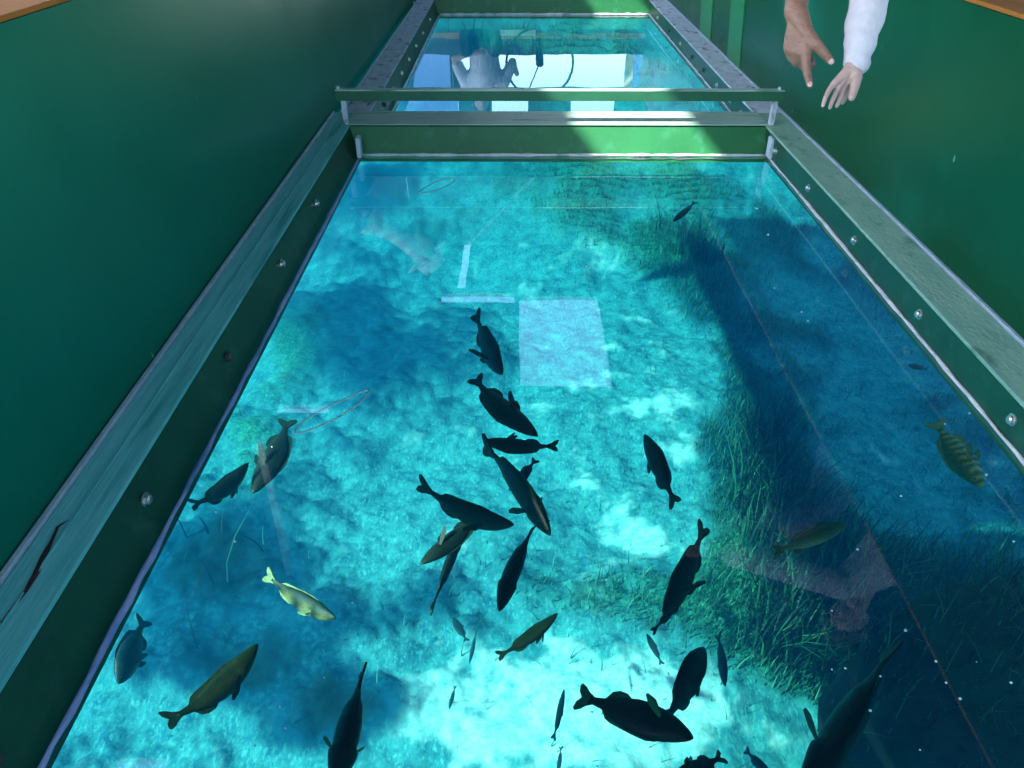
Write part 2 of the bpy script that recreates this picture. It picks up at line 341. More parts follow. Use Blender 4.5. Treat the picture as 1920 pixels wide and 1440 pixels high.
pts = [(verts[i, 0] + rnd.uniform(-.03, .03), verts[i, 1] + rnd.uniform(-.03, .03), verts[i, 2]) for i in ii]
tag(blades('dark_seagrass', 0, pts, [rnd.uniform(.15, .9) for _ in pts], 0, M['grass_dark'], .012), 'almost black long seagrass in the dark bed at lower right', 'seagrass', kind='stuff')

mc = P(1900, 1345, -3.5); V = []; Fc = []; nu, nv = 90, 40; top = []
for j in range(nv + 1):
    for i in range(nu):
        th = math.pi * .62 * j / nv; a = 2 * math.pi * i / nu
        q = Vector((math.sin(th) * math.cos(a), math.sin(th) * math.sin(a), math.cos(th)))
        k = 1 + .28 * noise.fractal(q * 2.2 + Vector((4, 1, 2)), 1, 2, 5)
        p = mc + Vector((q.x * .92, q.y * .80, q.z * .75)) * k; 
        if q.z < .3: p.z -= (.3 - q.z) * 3.2; p.x += (p.x - mc.x) * (.3 - q.z) * .5; p.y += (p.y - mc.y) * (.3 - q.z) * .5
        V.append(p); 
        if j > 1 and q.z > -.1: top.append(p)
for j in range(nv):
    for i in range(nu): Fc.append((j*nu+i, (j+1)*nu+i, (j+1)*nu+(i+1)%nu, j*nu+(i+1)%nu))
mb = MB(); mb.add(V, Fc)
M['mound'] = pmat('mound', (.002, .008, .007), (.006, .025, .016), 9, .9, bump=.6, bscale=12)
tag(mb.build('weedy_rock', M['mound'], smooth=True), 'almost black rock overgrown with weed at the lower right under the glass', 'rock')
pts = [tuple(rnd.choice(top) + Vector((rnd.uniform(-.04, .04), rnd.uniform(-.04, .04), 0))) for _ in range(2600)]
tag(blades('rock_weed', 0, pts, [rnd.uniform(.06, .34) for _ in pts], 0, M['grass_dark'], .005), 'dark weed blades growing on the rock at lower right', 'weed', kind='stuff')

# ------------------------------------------------------------------ the boat around the well
ZR, ZG = .125, 0.0
K = 1.0 / cp
def XR(s, z): return s * (CZ - z) * K     # line that leaves the vanishing point with slope s, at height z
oL, oR, iL, iR = XR(-.714, ZR), XR(1.046, ZR), XR(-.62, ZR), XR(.93, ZR)
gL, gR = XR(-.52, ZG), XR(.84, ZG)
foL, fiL, fgL = XR(-.685, ZR), XR(-.572, ZR), XR(-.485, ZG)
YN = -.6
YB0 = P(960, 235, ZR).y; YB1 = P(960, 211, ZR).y; YG = P(960, 292, ZG).y; YE = P(960, 28, ZG).y; YER = P(960, 3, ZR).y
capL, capR = (-1.12, .90), (1.31, .85)

# boat shell: hull, deck, roof are the setting
def sheetbox(mbx, x0, x1, y0, y1, z0, z1): mbx.box((x0, y0, z0), (x1, y1, z1))
mb = MB()
sheetbox(mb, HX0, HX0 + .045, HY0, HY1, -.25, .40); sheetbox(mb, -1.72, -1.296, HY0, HY1, .401, .45); sheetbox(mb, -1.72, -1.68, HY0, HY1, .451, .75); sheetbox(mb, HX1 - .06, HX1, HY0, HY1, -.25, .75)
sheetbox(mb, HX0 + .06, HX1 - .06, HY0, HY0 + .06, -.25, .75)
sheetbox(mb, HX0 + .06, oL - .05, HY0 + .06, HY1, -.05, .07)
sheetbox(mb, oR + .05, HX1 - .06, HY0 + .06, HY1, -.05, .07)
sheetbox(mb, oL - .05, oR + .05, YE + .14, HY1, -.05, .07)
sheetbox(mb, oL - .05, oR + .05, HY0 + .06, YN, -.05, .07)
tag(mb.build('hull', M['hull']), kind='structure')
mb = MB()
sheetbox(mb, capR[0] + .16, HX1 - .06, HY0 + .06, HY1 - .1, .071, .10)
sheetbox(mb, capL[0] - .16, capR[0] + .16, YE + .15, HY1 - .1, .071, .12); sheetbox(mb, capL[0] - .16, capR[0] + .16, HY0 + .06, YN - .1, .071, .10)
tag(mb.build('floor', M['deck']), kind='structure')
# roof grid minus holes added to shape sun patches and mirrored bright marks
ZT = 3.3
off = lambda z: (ZT - z)
def roofspot(px, py, z): p = P(px, py, z); return (p.x - .93 * (ZT - z), p.y - .5 * (ZT - z))
def inv(px, py):                        # mirror image in the glass -> place on the roof underside
    d = ray(px, py); t = (CZ + ZT) / -d.z; return (d.x * t, d.y * t)
h1 = (roofspot(1060, 225, ZR)[0], roofspot(1295, 225, ZR)[0], P(960, 292, 0).y - .5 * ZT - .06, P(960, 211, ZR).y - .5 * (ZT - .125) + .127)
a_, b_ = roofspot(1105, 20, .05), roofspot(1215, 20, .05)
h2 = (a_[0], b_[0], YE - .5 * ZT - .04, YE - .5 * ZT + .09)
a_, b_ = inv(975, 722), inv(1135, 556)
h3 = (a_[0], inv(1135, 640)[0], a_[1], b_[1])
r1, r2 = roofspot(1790, 690, ZR), roofspot(1930, 735, ZR)
h4 = (r1[0], r1[0] + .42, r2[1] - .02, r1[1] + .03)
g1, g2 = roofspot(1600, 405, ZR), roofspot(1640, 440, ZR)
hx, hy = PY(792, 470, 5.5).x - .93 * (ZT - 1.4), 5.5 - .5 * (ZT - 1.4)
h6 = (hx - .10, hx + .14, hy - .12, hy + .12)
q1, q2 = inv(826, 566), inv(968, 550); h7 = (q1[0], q2[0] - .02, q1[1], q2[1])
q1, q2 = inv(874, 542), inv(874, 402); h8 = (inv(874, 470)[0] - .05, inv(874, 470)[0] + .05, q1[1], q2[1])
q1, q2 = inv(885, 397), inv(1215, 389); h9 = (q1[0], q2[0], q1[1], q2[1])
holes = [h1, h2, h3, h7, h8, h9]
YWS = 10.0
RX0, RX1, RY0, RY1 = -3.65, 3.3, -2.9, 10.8
xs = sorted({RX0, RX1} | {v for h in holes for v in h[:2]}); ys = sorted({RY0, RY1} | {v for h in holes for v in h[2:]})
V = []; Fq = []; vid = {}
def inhole(cx, cy_): return any(h[0] < cx < h[1] and h[2] < cy_ < h[3] for h in holes)
def vx(i, j, k):
    key = (i, j, k)
    if key not in vid: vid[key] = len(V); V.append((xs[i], ys[j], ZT + k * .05))
    return vid[key]
solid = lambda i, j: 0 <= i < len(xs) - 1 and 0 <= j < len(ys) - 1 and not inhole((xs[i] + xs[i+1]) / 2, (ys[j] + ys[j+1]) / 2)
for i in range(len(xs) - 1):
    for j in range(len(ys) - 1):
        if not solid(i, j): continue
        Fq.append((vx(i,j,1), vx(i+1,j,1), vx(i+1,j+1,1), vx(i,j+1,1))); Fq.append((vx(i,j,0), vx(i,j+1,0), vx(i+1,j+1,0), vx(i+1,j,0)))
        if not solid(i-1, j): Fq.append((vx(i,j,0), vx(i,j,1), vx(i,j+1,1), vx(i,j+1,0)))
        if not solid(i+1, j): Fq.append((vx(i+1,j,0), vx(i+1,j+1,0), vx(i+1,j+1,1), vx(i+1,j,1)))
        if not solid(i, j-1): Fq.append((vx(i,j,0), vx(i+1,j,0), vx(i+1,j,1), vx(i,j,1)))
        if not solid(i, j+1): Fq.append((vx(i,j+1,0), vx(i,j+1,1), vx(i+1,j+1,1), vx(i+1,j+1,0)))
mb = MB(); mb.v = V; mb.f = Fq; mb.box((3.22, 5.2, .75), (3.26, RY1, 2.049)); mb.box((3.22, RY0, 2.05), (3.26, RY1, ZT - .001)); mb.box((-3.6, YWS, .8), (-1.46, YWS + .04, ZT - .002)); mb.box((2.205, YWS, .8), (3.2, YWS + .04, ZT - .002)); tag(mb.build('ceiling_and_screens', M['roof']), kind='structure')  # side curtain and bow screens added out of view to block sky glare
# roof posts
for i, (x, y, lab) in enumerate([(-1.70, -1.5, 'aft port roof post of the boat'), (HX1 - .03, -2.1, 'aft starboard roof post of the boat'), (-1.70, 4, 'middle port roof post of the boat'),
        (-1.70, 10.2, 'forward port roof post of the boat'), (HX1 - .03, 10.25, 'forward starboard roof post of the boat')]):
    mb = MB(); mb.box((x - .028, y - .028, .751), (x + .028, y + .028, ZT - .001))
    tag(mb.build('roof_post', M['white_paint'], bevel=.004), 'white painted ' + lab, 'post', 'posts carrying the boat roof')

# green trough panels with wooden caps
def panel(name, x0, cap, lab, sgn):
    e = empty(name, (x0, 3, ZR), lab, 'side panel', 'green side panels of the viewing trough')
    mb = MB(); y0, y1 = YN - .1, YER + 1.0; th = .03 * sgn
    mb.hexa([(x0, y0, ZR - .02), (x0 + th, y0, ZR - .02), (x0 + th, y1, ZR - .02), (x0, y1, ZR - .02),
             (cap[0], y0, cap[1]), (cap[0] + th, y0, cap[1]), (cap[0] + th, y1, cap[1]), (cap[0], y1, cap[1])])
    mb.build('panel_board', M['green_gloss'] if sgn > 0 else M['green_waterlit'], e, off=e.location)
    mb = MB(); a, b = sorted((cap[0] - .001 * sgn, cap[0] + .17 * sgn)); mb.box((a, y0, cap[1] + .001), (b, y1, cap[1] + .014))
    mb.build('wooden_cap', M['wood'], e, bevel=.004, off=e.location)
    if sgn < 0:
        mb = MB(); mb.box((-1.70, y0, cap[1] + .0005), (-1.292, 3.6, cap[1] + .013)); mb.build('wooden_shelf', M['wood'], e, bevel=.004, off=e.location)
panel('side_panel', oL - .002, capL, 'glossy green side panel on the left, teal water light in its colour, with an orange wooden cap', -1)
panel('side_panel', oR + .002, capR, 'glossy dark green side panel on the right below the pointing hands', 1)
pr_ = [o for o in C.objects if o.name == 'side_panel.001'][0]
for px0, px1 in ((1308, 1330), (1366, 1392)):      # upright strips painting post reflections on the far right panel
    mb = MB(); q = []
    for px in (px0, px1):
        d = ray(px, 60); q.append(d.y * 1.345 / d.x)
    x_ = oR + .002; zt_ = capR[1] - .01; xt = capR[0]
    mb.hexa([(x_ - .008, q[1], ZR + .01), (x_ - .0005, q[1], ZR + .01), (x_ - .0005, q[0], ZR + .01), (x_ - .008, q[0], ZR + .01),
             (xt - .008, q[1], zt_), (xt - .0005, q[1], zt_), (xt - .0005, q[0], zt_), (xt - .008, q[0], zt_)])
    mb.build('post_reflection', M['post_reflection'], pr_, bevel=.001, off=pr_.location)

# ---- viewing windows
def strip(mbx, x0, x1, y0, y1, z0, z1): mbx.box((x0, y0, z0), (x1, y1, z1))
def bolt(x, y, z, nx_, parent, mt, r=.011):
    mb = MB(); n = 6; vs = []; fs = []
    for k, (dx, rr) in enumerate(((0, 1.5), (.003, 1.5), (.0031, 1), (.010, 1), (.013, .7))):
        for q in range(12): a = 2 * math.pi * q / 12; vs.append((x + nx_ * dx, y + math.cos(a) * rr * r, z + math.sin(a) * rr * r))
    for k in range(4):
        for q in range(12): fs.append((k*12+q, k*12+(q+1)%12, (k+1)*12+(q+1)%12, (k+1)*12+q))
    fs.append(tuple(48 + q for q in range(12))); mb.add(vs, fs); return mb.build('bolt', mt, parent, off=parent.location)
def wobble(x0, y0, x1, y1, z, n, wdt, amp, seed):
    pts = []; rr = []; ra = random.Random(seed)
    for i in range(n + 1):
        s = i / n; pts.append((x0 + (x1 - x0) * s + ra.uniform(-amp, amp), y0 + (y1 - y0) * s + ra.uniform(-amp, amp), z)); rr.append(wdt * ra.uniform(.65, 1.35))
    return pts, rr
def window(loc, lab, y0, y1, yg, ol, il, gl_, orr, ir, gr, mL, mR, boltsL, boltsR, bm_mat, sL, sR, mwall):
    e = empty('viewing_window', loc, lab, 'viewing window', 'glass viewing windows in the boat bottom')
    o3 = e.location
    # left and right rails: flat strip and a raised outer lip
    for (a, b, mt, sgn) in ((ol, il, mL, 1), (orr, ir, mR, -1)):
        mb = MB(); x0, x1 = sorted((a + sgn * .013, b)); strip(mb, x0, x1, y0, y1, ZR - .012, ZR)
        r_ = mb.build('rail', mt, e, bevel=.002, off=o3)
        mb = MB(); x0, x1 = sorted((a, a + sgn * .012)); strip(mb, x0, x1, y0, y1, ZR - .012, ZR + .008)
        mb.build('rail_lip', M['lip'], r_, bevel=.002, off=o3)
        if mt is M['rail_left']:
            mb = MB(); strip(mb, a + .062, a + .066, y0, y1, ZR + .0005, ZR + .0035); mb.build('rail_seam', M['rail_left'], r_, off=o3)
    for (a, b, sgn, bl, mt) in ((il, gl_, -1, boltsL, sL), (ir, gr, 1, boltsR, sR)):
        mb = MB(); t_ = .02 * sgn
        mb.hexa([(b, y0, -.03), (b + t_, y0, -.03), (b + t_, y1, -.03), (b, y1, -.03), (a, y0, ZR - .0125), (a + t_, y0, ZR - .0125), (a + t_, y1, ZR - .0125), (a, y1, ZR - .0125)])
        wl = mb.build('well_wall', mwall, e, off=o3)
        for yy, zz in bl:
            f = (zz + .03) / (ZR + .018)
            bb = bolt(b + (a - b) * f, yy, zz, -sgn, e, M['steel'] if rnd.random() < .8 else M['steel_dark'])
            bb.parent = wl
        pts, rr = wobble(b - sgn * .006, y0, b - sgn * .006, yg, .006, int((y1 - y0) * 16), .006, .0018, 5)
        mb = MB(); mb.tube(pts, rr, 7); mb.build('sealant_bead', mt, e, smooth=True, off=o3)
    mb = MB(); strip(mb, gl_ + .001, gr - .001, y0, yg, -.012, 0); mb.build('glass_pane', M['glass'], e, off=o3)
    return e
yb = lambda ys_: [(y, z) for y, z in ys_]
nearL = [P(603, 384, .06).y, P(540, 497, .06).y, P(447, 672, .06).y, P(298, 940, .06).y, P(40, 1420, .08).y]
nearR = [P(1465, 285, .06).y, P(1532, 355, .06).y, P(1622, 453, .06).y, P(1743, 592, .06).y, P(1910, 790, .06).y]
near = window((.2, 1.8, 0), 'large near viewing window over the fish with teal left rail', YN, YB1, YG, oL, iL, gL, oR, iR, gR, M['rail_left'], M['rail_right'],
              [(y, .065) for y in nearL], [(y, .065) for y in nearR], None, M['sealant'], M['sealant_warm'], M['green_wall'])
farY = [4.15, 4.4, 4.75, 5.15, 5.55, 6.0, 6.5, 7.1]
far = window((.2, 5.8, 0), 'smaller far viewing window beyond the crossbar mirroring the windscreen', YB1 + .002, YE, YE, foL, fiL, fgL, oR, iR, gR, M['rail_far'], M['rail_far'],
             [(y, .06) for y in farY], [(y + .1, .06) for y in farY], None, M['lip'], M['sealant_warm'], M['green_wall'])
# crossbeam between the two windows
e = empty('crossbeam', (.2, YB0, 0), 'wide green crossbeam between the two viewing windows with a sunlit patch', 'crossbeam')
o3 = e.location
mb = MB(); mb.hexa([(gL + .002, YG, -.03), (gR - .002, YG, -.03), (gR - .002, YB1, -.03), (gL + .002, YB1, -.03), (iL + .002, YB0, ZR - .006), (iR - .002, YB0, ZR - .006), (iR - .002, YB1 - .002, ZR - .006), (iL + .002, YB1 - .002, ZR - .006)])
mb.build('beam_body', M['beam_green'], e, off=o3)
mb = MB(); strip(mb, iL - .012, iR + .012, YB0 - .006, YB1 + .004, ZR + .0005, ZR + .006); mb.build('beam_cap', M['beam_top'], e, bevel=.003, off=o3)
pts, rr = wobble(gL + .01, YG - .006, gR - .01, YG - .006, .006, 46, .007, .002, 8); mb = MB(); mb.tube(pts, rr, 7); mb.build('sealant_bead', M['sealant_warm'], e, smooth=True, off=o3)
for s, x in ((1, gL), (-1, gR)):
    mb = MB(); strip(mb, min(x, x + s * .02), max(x, x + s * .02), YG - .075, YG - .02, .012, ZR - .02); mb.build('corner_plate', M['rail_far'], e, bevel=.003, off=o3)
for x in (P(690, 287, .03).x, P(1440, 240, .1).x):
    pass
# end wall of the far window
e = empty('end_beam', (.2, YE, 0), 'dark green beam closing the far end of the far viewing window', 'end beam'); o3 = e.location
mb = MB(); mb.hexa([(fgL, YE, -.03), (gR, YE, -.03), (gR, YE + .12, -.03), (fgL, YE + .12, -.03), (fgL - .05, YE + .01, ZR), (iR, YE + .01, ZR), (iR, YE + .12, ZR), (fgL - .05, YE + .12, ZR)])
mb.build('beam_body', M['beam_green'], e, off=o3)
pts, rr = wobble(fgL + .01, YE - .006, gR - .01, YE - .006, .006, 40, .011, .002, 18); mb = MB(); mb.tube(pts, rr, 7); mb.build('sealant_bead', M['sealant_warm'], e, smooth=True, off=o3)
# crossbar above the crossbeam
zb = .235; YBAR = (CZ - zb) / -ray(960, 192).z * ray(960, 192).y
xa, xb = P(628, 185, .255).x, P(1470, 185, .255).x
e = empty('crossbar', (.2, YBAR, zb), 'slim angle bar laid across the viewing trough in front of the far window', 'crossbar'); o3 = e.location
mb = MB(); mb.box((xa, YBAR, zb + .006), (xb, YBAR + .006, zb + .05)); mb.build('front_flange', M['bar_green'], e, bevel=.001, off=o3)
mb = MB(); mb.box((xa, YBAR, zb + .0505), (xb, YBAR + .04, zb + .056)); mb.build('top_flange', M['beam_top'], e, bevel=.001, off=o3)
for x in (xa + .02, xb - .045):
    mb = MB(); mb.box((x, YBAR + .0065, ZR + .001), (x + .025, YBAR + .03, zb + .05)); mb.build('bracket', M['rail_far'], e, bevel=.002, off=o3)
for x in (xa + .01, xb - .02):
    mb = MB(); mb.tube([(x, YBAR + .02, zb + .0565), (x, YBAR + .02, zb + .068)], .01, 10); mb.build('bolt', M['steel'], e, off=o3)

# rust crack lying along the left rail near the camera
crk = [(108, 988), (96, 1015), (82, 1042), (66, 1078), (48, 1108), (22, 1142), (2, 1168)]
mb = MB(); cpts = [P(a, b, ZR + .002) for a, b in [(128, 975)] + crk]; mb.tube(cpts, [.001, .003, .0035, .006, .006, .0045, .003, .002], 6, flat=.4)
tag(mb.build('rust_crack', M['rust']), 'dark reddish rust crack along the near end of the left rail', 'rust crack')

# ---- front of the boat, seen mirrored in the far window
YW = 10.0
ex = lambda px, py: PY(px, py, YW)
zA, zB_, zC, zD = ex(960, 103).z, ex(960, 166).z, ex(960, 176).z, ex(960, 214).z
xm0, xm1 = ex(862, 130).x, ex(1172, 130).x
e = empty('windscreen', (0, YW, .12), 'windscreen wall at the bow mirrored in the far window', 'windscreen'); o3 = e.location
def wbox(nm, x0, x1, z0, z1, mt, dy=0.0, th=.05, par=None): mb = MB(); mb.box((x0, YW + dy, z0), (x1, YW + dy + th, z1)); return mb.build(nm, mt, par or e, off=o3)
wbox('lower_panel', -1.45, 2.2, .12, zA - .25, M['navy'])
wbox('sill', -1.45, 2.2, zA - .249, zA - .19, M['wood'], -.03, .11)
wbox('apron', -1.45, 2.2, zA - .189, zA - .001, M['navy'])
wbox('transom', -1.45, 2.2, zB_, zC, M['navy'], -.004, .058)
wbox('mullion', xm0 - .12, xm0, zA, zB_, M['black'], -.002, .054)
wbox('mullion', xm1, xm1 + .10, zA, zB_, M['pale_green'], -.002, .054)
wbox('tinted_pane', -1.39, xm0 - .121, zA, zB_, M['tinted'], .02, .008)
wbox('tinted_pane', xm1 + .101, 2.1, zA, zB_, M['tinted'], .02, .008)
wbox('mullion', -1.45, -1.391, zA, zB_, M['navy'], -.002, .054); 
for a, b in ((860, 922), (990, 1070), (1152, 1215)):
    wbox('mullion', ex(a, 200).x, ex(b, 200).x, zC, zD + .1, M['hull'], -.003, .055)
wbox('tinted_pane', -1.45, ex(859, 200).x, zC, zD + .1, M['tinted'], .02, .008)
wbox('tinted_pane', ex(1216, 200).x, 2.1, zC, zD + .1, M['tinted'], .02, .008)
wbox('header', -1.45, 2.2, zD + .101, 3.29, M['roof'])
# pale box added in place of a mirrored sunlit strip
mb = MB(); p0 = PY(903, 62, 9.4); p1 = PY(1005, 55, 9.4)
mb.box((p0.x, 9.4, p1.z - .02), (p1.x, 9.9, p0.z + .03)); tag(mb.build('sunlit_strip', M['pale_green'], bevel=.01), 'pale green locker added at the bow as a mirrored patch of sun', 'sunlit_strip')
# steering wheel
wc = PY(1012, 118, 9.3); e = empty('steering_wheel', (wc.x, 9.3, wc.z), 'dark steering wheel mirrored against the bright windscreen', 'steering wheel')
mb = MB(); rw = .38; ring = [(math.cos(a) * rw, math.sin(a) * -.10, math.sin(a) * rw * .95) for a in [2 * math.pi * k / 48 for k in range(48)]]
mb.tube(ring, .014, 8, closed=True); mb.build('wheel_rim', M['black'], e, smooth=True)
for k in range(1):
    a = math.pi / 2 + k * 2 * math.pi / 3 + .4; mb = MB(); mb.tube([(0, 0, 0), (math.cos(a) * rw * .98, math.sin(a) * -.1, math.sin(a) * rw * .93)], .007, 6); mb.build('spoke', M['black'], e, smooth=True)
mb = MB(); mb.tube([(0, -.03, 0), (0, .55, -.12)], .045, 12); mb.build('wheel_hub', M['black'], e, smooth=True)

# ------------------------------------------------------------------ fish
def fish_mat(name, back, side, belly, stripes=0, spec=.25):
    m = bpy.data.materials.new(name); m.use_nodes = True; t = m.node_tree; L = t.links.new; b = t.nodes['Principled BSDF']
    tc = N('ShaderNodeTexCoord', t.nodes); sx = N('ShaderNodeSeparateXYZ', t.nodes); L(tc.outputs['Generated'], sx.inputs[0])
    nzn = N('ShaderNodeTexNoise', t.nodes); nzn.inputs['Scale'].default_value = 9; nzn.inputs['Detail'].default_value = 7; L(tc.outputs['Generated'], nzn.inputs['Vector'])
    ma = N('ShaderNodeMath', t.nodes, operation='MULTIPLY_ADD'); L(nzn.outputs['Fac'], ma.inputs[0]); ma.inputs[1].default_value = .35; L(sx.outputs['Z'], ma.inputs[2])
    r = N('ShaderNodeValToRGB', t.nodes); e = r.color_ramp.elements; e[0].position = .35; e[0].color = (*belly, 1); e[1].position = .9; e[1].color = (*back, 1)
    x = e.new(.62); x.color = (*side, 1); L(ma.outputs[0], r.inputs[0]); out = r.outputs[0]
    vo = N('ShaderNodeTexVoronoi', t.nodes); vo.inputs['Scale'].default_value = 30; mp = N('ShaderNodeMapping', t.nodes); mp.inputs['Scale'].default_value = (1.6, .6, .8)
    L(tc.outputs['Generated'], mp.inputs[0]); L(mp.outputs[0], vo.inputs['Vector'])
    mx = N('ShaderNodeMix', t.nodes, data_type='RGBA', blend_type='MULTIPLY'); mx.inputs[0].default_value = .75; L(out, mx.inputs[6]); L(vo.outputs['Distance'], mx.inputs[7]); out = mx.outputs[2]
    if stripes:
        wv_ = N('ShaderNodeTexWave', t.nodes); wv_.inputs['Scale'].default_value = stripes; wv_.inputs['Distortion'].default_value = 2.5; L(tc.outputs['Generated'], wv_.inputs['Vector'])
        m2 = N('ShaderNodeMix', t.nodes, data_type='RGBA'); L(wv_.outputs['Fac'], m2.inputs[0]); L(out, m2.inputs[6]); m2.inputs[7].default_value = (*back, 1); out = m2.outputs[2]
    L(out, b.inputs['Base Color']); b.inputs['Roughness'].default_value = .45; b.inputs['Specular IOR Level'].default_value = spec
    bp = N('ShaderNodeBump', t.nodes); bp.inputs['Strength'].default_value = .3; bp.inputs['Distance'].default_value = .003; L(vo.outputs['Distance'], bp.inputs['Height']); L(bp.outputs[0], b.inputs['Normal'])
    return m
FM = {'dark': fish_mat('fish_dark', (.004, .016, .012), (.007, .024, .016), (.02, .036, .02)),
      'black': fish_mat('fish_black', (.003, .008, .008), (.005, .014, .012), (.008, .02, .015)),
      'olive': fish_mat('fish_olive', (.008, .03, .006), (.035, .05, .008), (.03, .05, .015)),
      'pale': fish_mat('fish_pale', (.008, .025, .008), (.22, .20, .04), (.34, .32, .16), 1.1),
      'striped': fish_mat('fish_striped', (.02, .08, .03), (.45, .40, .08), (.3, .5, .3), 3.2),
      'blue': fish_mat('fish_blue', (.01, .05, .06), (.02, .08, .09), (.04, .1, .1)),
      'tan': fish_mat('fish_tan', (.02, .07, .02), (.14, .18, .05), (.5, .42, .22))}
FINM = {k: pmat('fin_' + k, c, tuple(min(1, v * 2) for v in c), 30, .5, spec=.2) for k, c in
        {'dark': (.006, .022, .014), 'black': (.004, .012, .01), 'olive': (.015, .03, .008), 'pale': (.22, .25, .10), 'striped': (.08, .14, .05), 'blue': (.015, .07, .08), 'tan': (.02, .06, .02)}.items()}
for k in list(FINM):
    mm = FINM[k]; tt = mm.node_tree; ou = [n for n in tt.nodes if n.type == 'OUTPUT_MATERIAL'][0]; bb = tt.nodes['Principled BSDF']
    tp = N('ShaderNodeBsdfTransparent', tt.nodes); tp.inputs[0].default_value = (.3, .5, .45, 1); mi = N('ShaderNodeMixShader', tt.nodes); mi.inputs[0].default_value = .22
    tt.links.new(bb.outputs[0], mi.inputs[1]); tt.links.new(tp.outputs[0], mi.inputs[2]); tt.links.new(mi.outputs[0], ou.inputs[0])
FINM['green'] = pmat('fin_green', (.02, .16, .05), (.04, .24, .09), 30, .5, spec=.2)
M['eye'] = pmat('eye', (.005, .005, .005), (.02, .02, .01), 10, .1)
TOPS = [(0, .03), (.015, .09), (.04, .155), (.08, .23), (.15, .34), (.25, .44), (.38, .49), (.5, .48), (.62, .40), (.74, .27), (.84, .15), (.90, .115), (.94, .12)]
def fish(label, hd, tl, wpx, z=-1.0, mat='dark', roll=70, bend=0.0, zt=None, slim=1.0, fins=1.0, pecs=True, fork=.3, side=1, finmat=None):
    H = P(hd[0], hd[1], z); T = P(tl[0], tl[1], z if zt is None else zt)
    Lf = (H - T).length; X = (H - T) / Lf; Cn = (H + T) / 2
    Vd = (Vector((0, 0, CZ)) - Cn); dist = Vd.length; Vd.normalize(); Vd = (Vd - X * Vd.dot(X)).normalized(); Sd = Vd.cross(X).normalized()
    rr = R(roll) * side; D = (Vd * math.cos(rr) + Sd * math.sin(rr)).normalized(); S = D.cross(X).normalized()
    scr = .80 * wpx * dist / F
    # height h and thickness w so the drawn silhouette is wpx wide
    ratio = .42; ww = abs(math.sin(rr)); cc = abs(math.cos(rr)); h = scr / math.sqrt(ww * ww + (ratio * cc) ** 2) / 1.0 * .97
    if roll < 25: ratio = .75; h = scr / math.sqrt(ww * ww + (ratio * cc) ** 2)
    e = empty('fish', T, label, 'fish', 'fish under the near viewing window')
    e.matrix_world = Matrix(((X.x, S.x, D.x, Cn.x), (X.y, S.y, D.y, Cn.y), (X.z, S.z, D.z, Cn.z), (0, 0, 0, 1)))
    def bendp(x, y, zz):
        s = (x / Lf) * 2
        amp = bend * Lf
        # bending seen in the picture: mix of side and back directions that lies across the view
        k = amp * (1 - s * s)
        return (x, y + k * ww * 0 + k * math.cos(rr) * 1.0, zz - k * math.sin(rr) * 1.0) if True else (x, y, zz)
    def wid(s):
        for (a, u), (b, v) in zip(TOPS, TOPS[1:]):
            if s <= b: q = (s - a) / (b - a); q = q * q * (3 - 2 * q) if a > .3 else q; return u + (v - u) * q
        return .12
    vs = []; fs = []; n = 18; ns = 26
    for i in range(ns):
        s = .94 * (i / (ns - 1)) ** 1.1; r_ = wid(s); x = Lf / 2 - s * Lf
        up = r_ * h * (1.04 if .2 < s < .6 else 1); dn = r_ * h * .96; hw = r_ * h * ratio * (1.25 if s < .3 else 1) * (1 if s < .7 else .75)
        for k in range(n):
            a = 2 * math.pi * k / n; cz_ = math.sin(a); cy_ = math.cos(a)
            vs.append(bendp(x, cy_ * hw * (abs(cy_) ** .1), (up if cz_ > 0 else dn) * cz_))
    for i in range(ns - 1):
        for k in range(n): fs.append((i*n+k, i*n+(k+1)%n, (i+1)*n+(k+1)%n, (i+1)*n+k))
    fs.append(tuple(range(n))); fs.append(tuple((ns-1)*n+k for k in range(n-1, -1, -1)))
    mb = MB(); mb.add(vs, fs); mb.build('body', FM[mat], e, smooth=True)
    fm = FINM[mat]
    def fin(nm, outline, th=.0025, mt=None, ydir=None):
        # outline in (x, z) of the fish's mid plane; ydir: function mapping to 3D
        k = len(outline); top = []; bot = []
        for (x, z_) in outline:
            if ydir: q = ydir(x, z_); p = Vector(bendp(*q)); nrm = Vector((0, 0, th))
            else: p = Vector(bendp(x, 0, z_)); nrm = Vector((0, th, 0))
            top.append(p + nrm); bot.append(p - nrm)
        mb = MB(); mb.add(top + bot, [tuple(range(k)), tuple(range(2*k-1, k-1, -1))] + [(i, i + k, (i + 1) % k + k, (i + 1) % k) for i in range(k)]); return mb.build(nm, mt or fm, e)
    t0 = -Lf / 2; hf = h * .55 * fins
    ph = wid(.92) * h
    tw = h * .40
    fin('tail_fin', [(t0 + .10 * Lf, ph * .95), (t0 + .05 * Lf, tw * .50), (t0 + .01 * Lf, tw * .82), (t0 - .035 * Lf, tw), (t0 - .05 * Lf, tw * .85), (t0 - .04 * Lf, tw * .4), (t0 - .02 * Lf + fork * .05 * Lf, 0),
                     (t0 - .04 * Lf, -tw * .4), (t0 - .05 * Lf, -tw * .85), (t0 - .035 * Lf, -tw), (t0 + .01 * Lf, -tw * .82), (t0 + .05 * Lf, -tw * .50), (t0 + .10 * Lf, -ph * .95)], th=max(.003, h * .03))
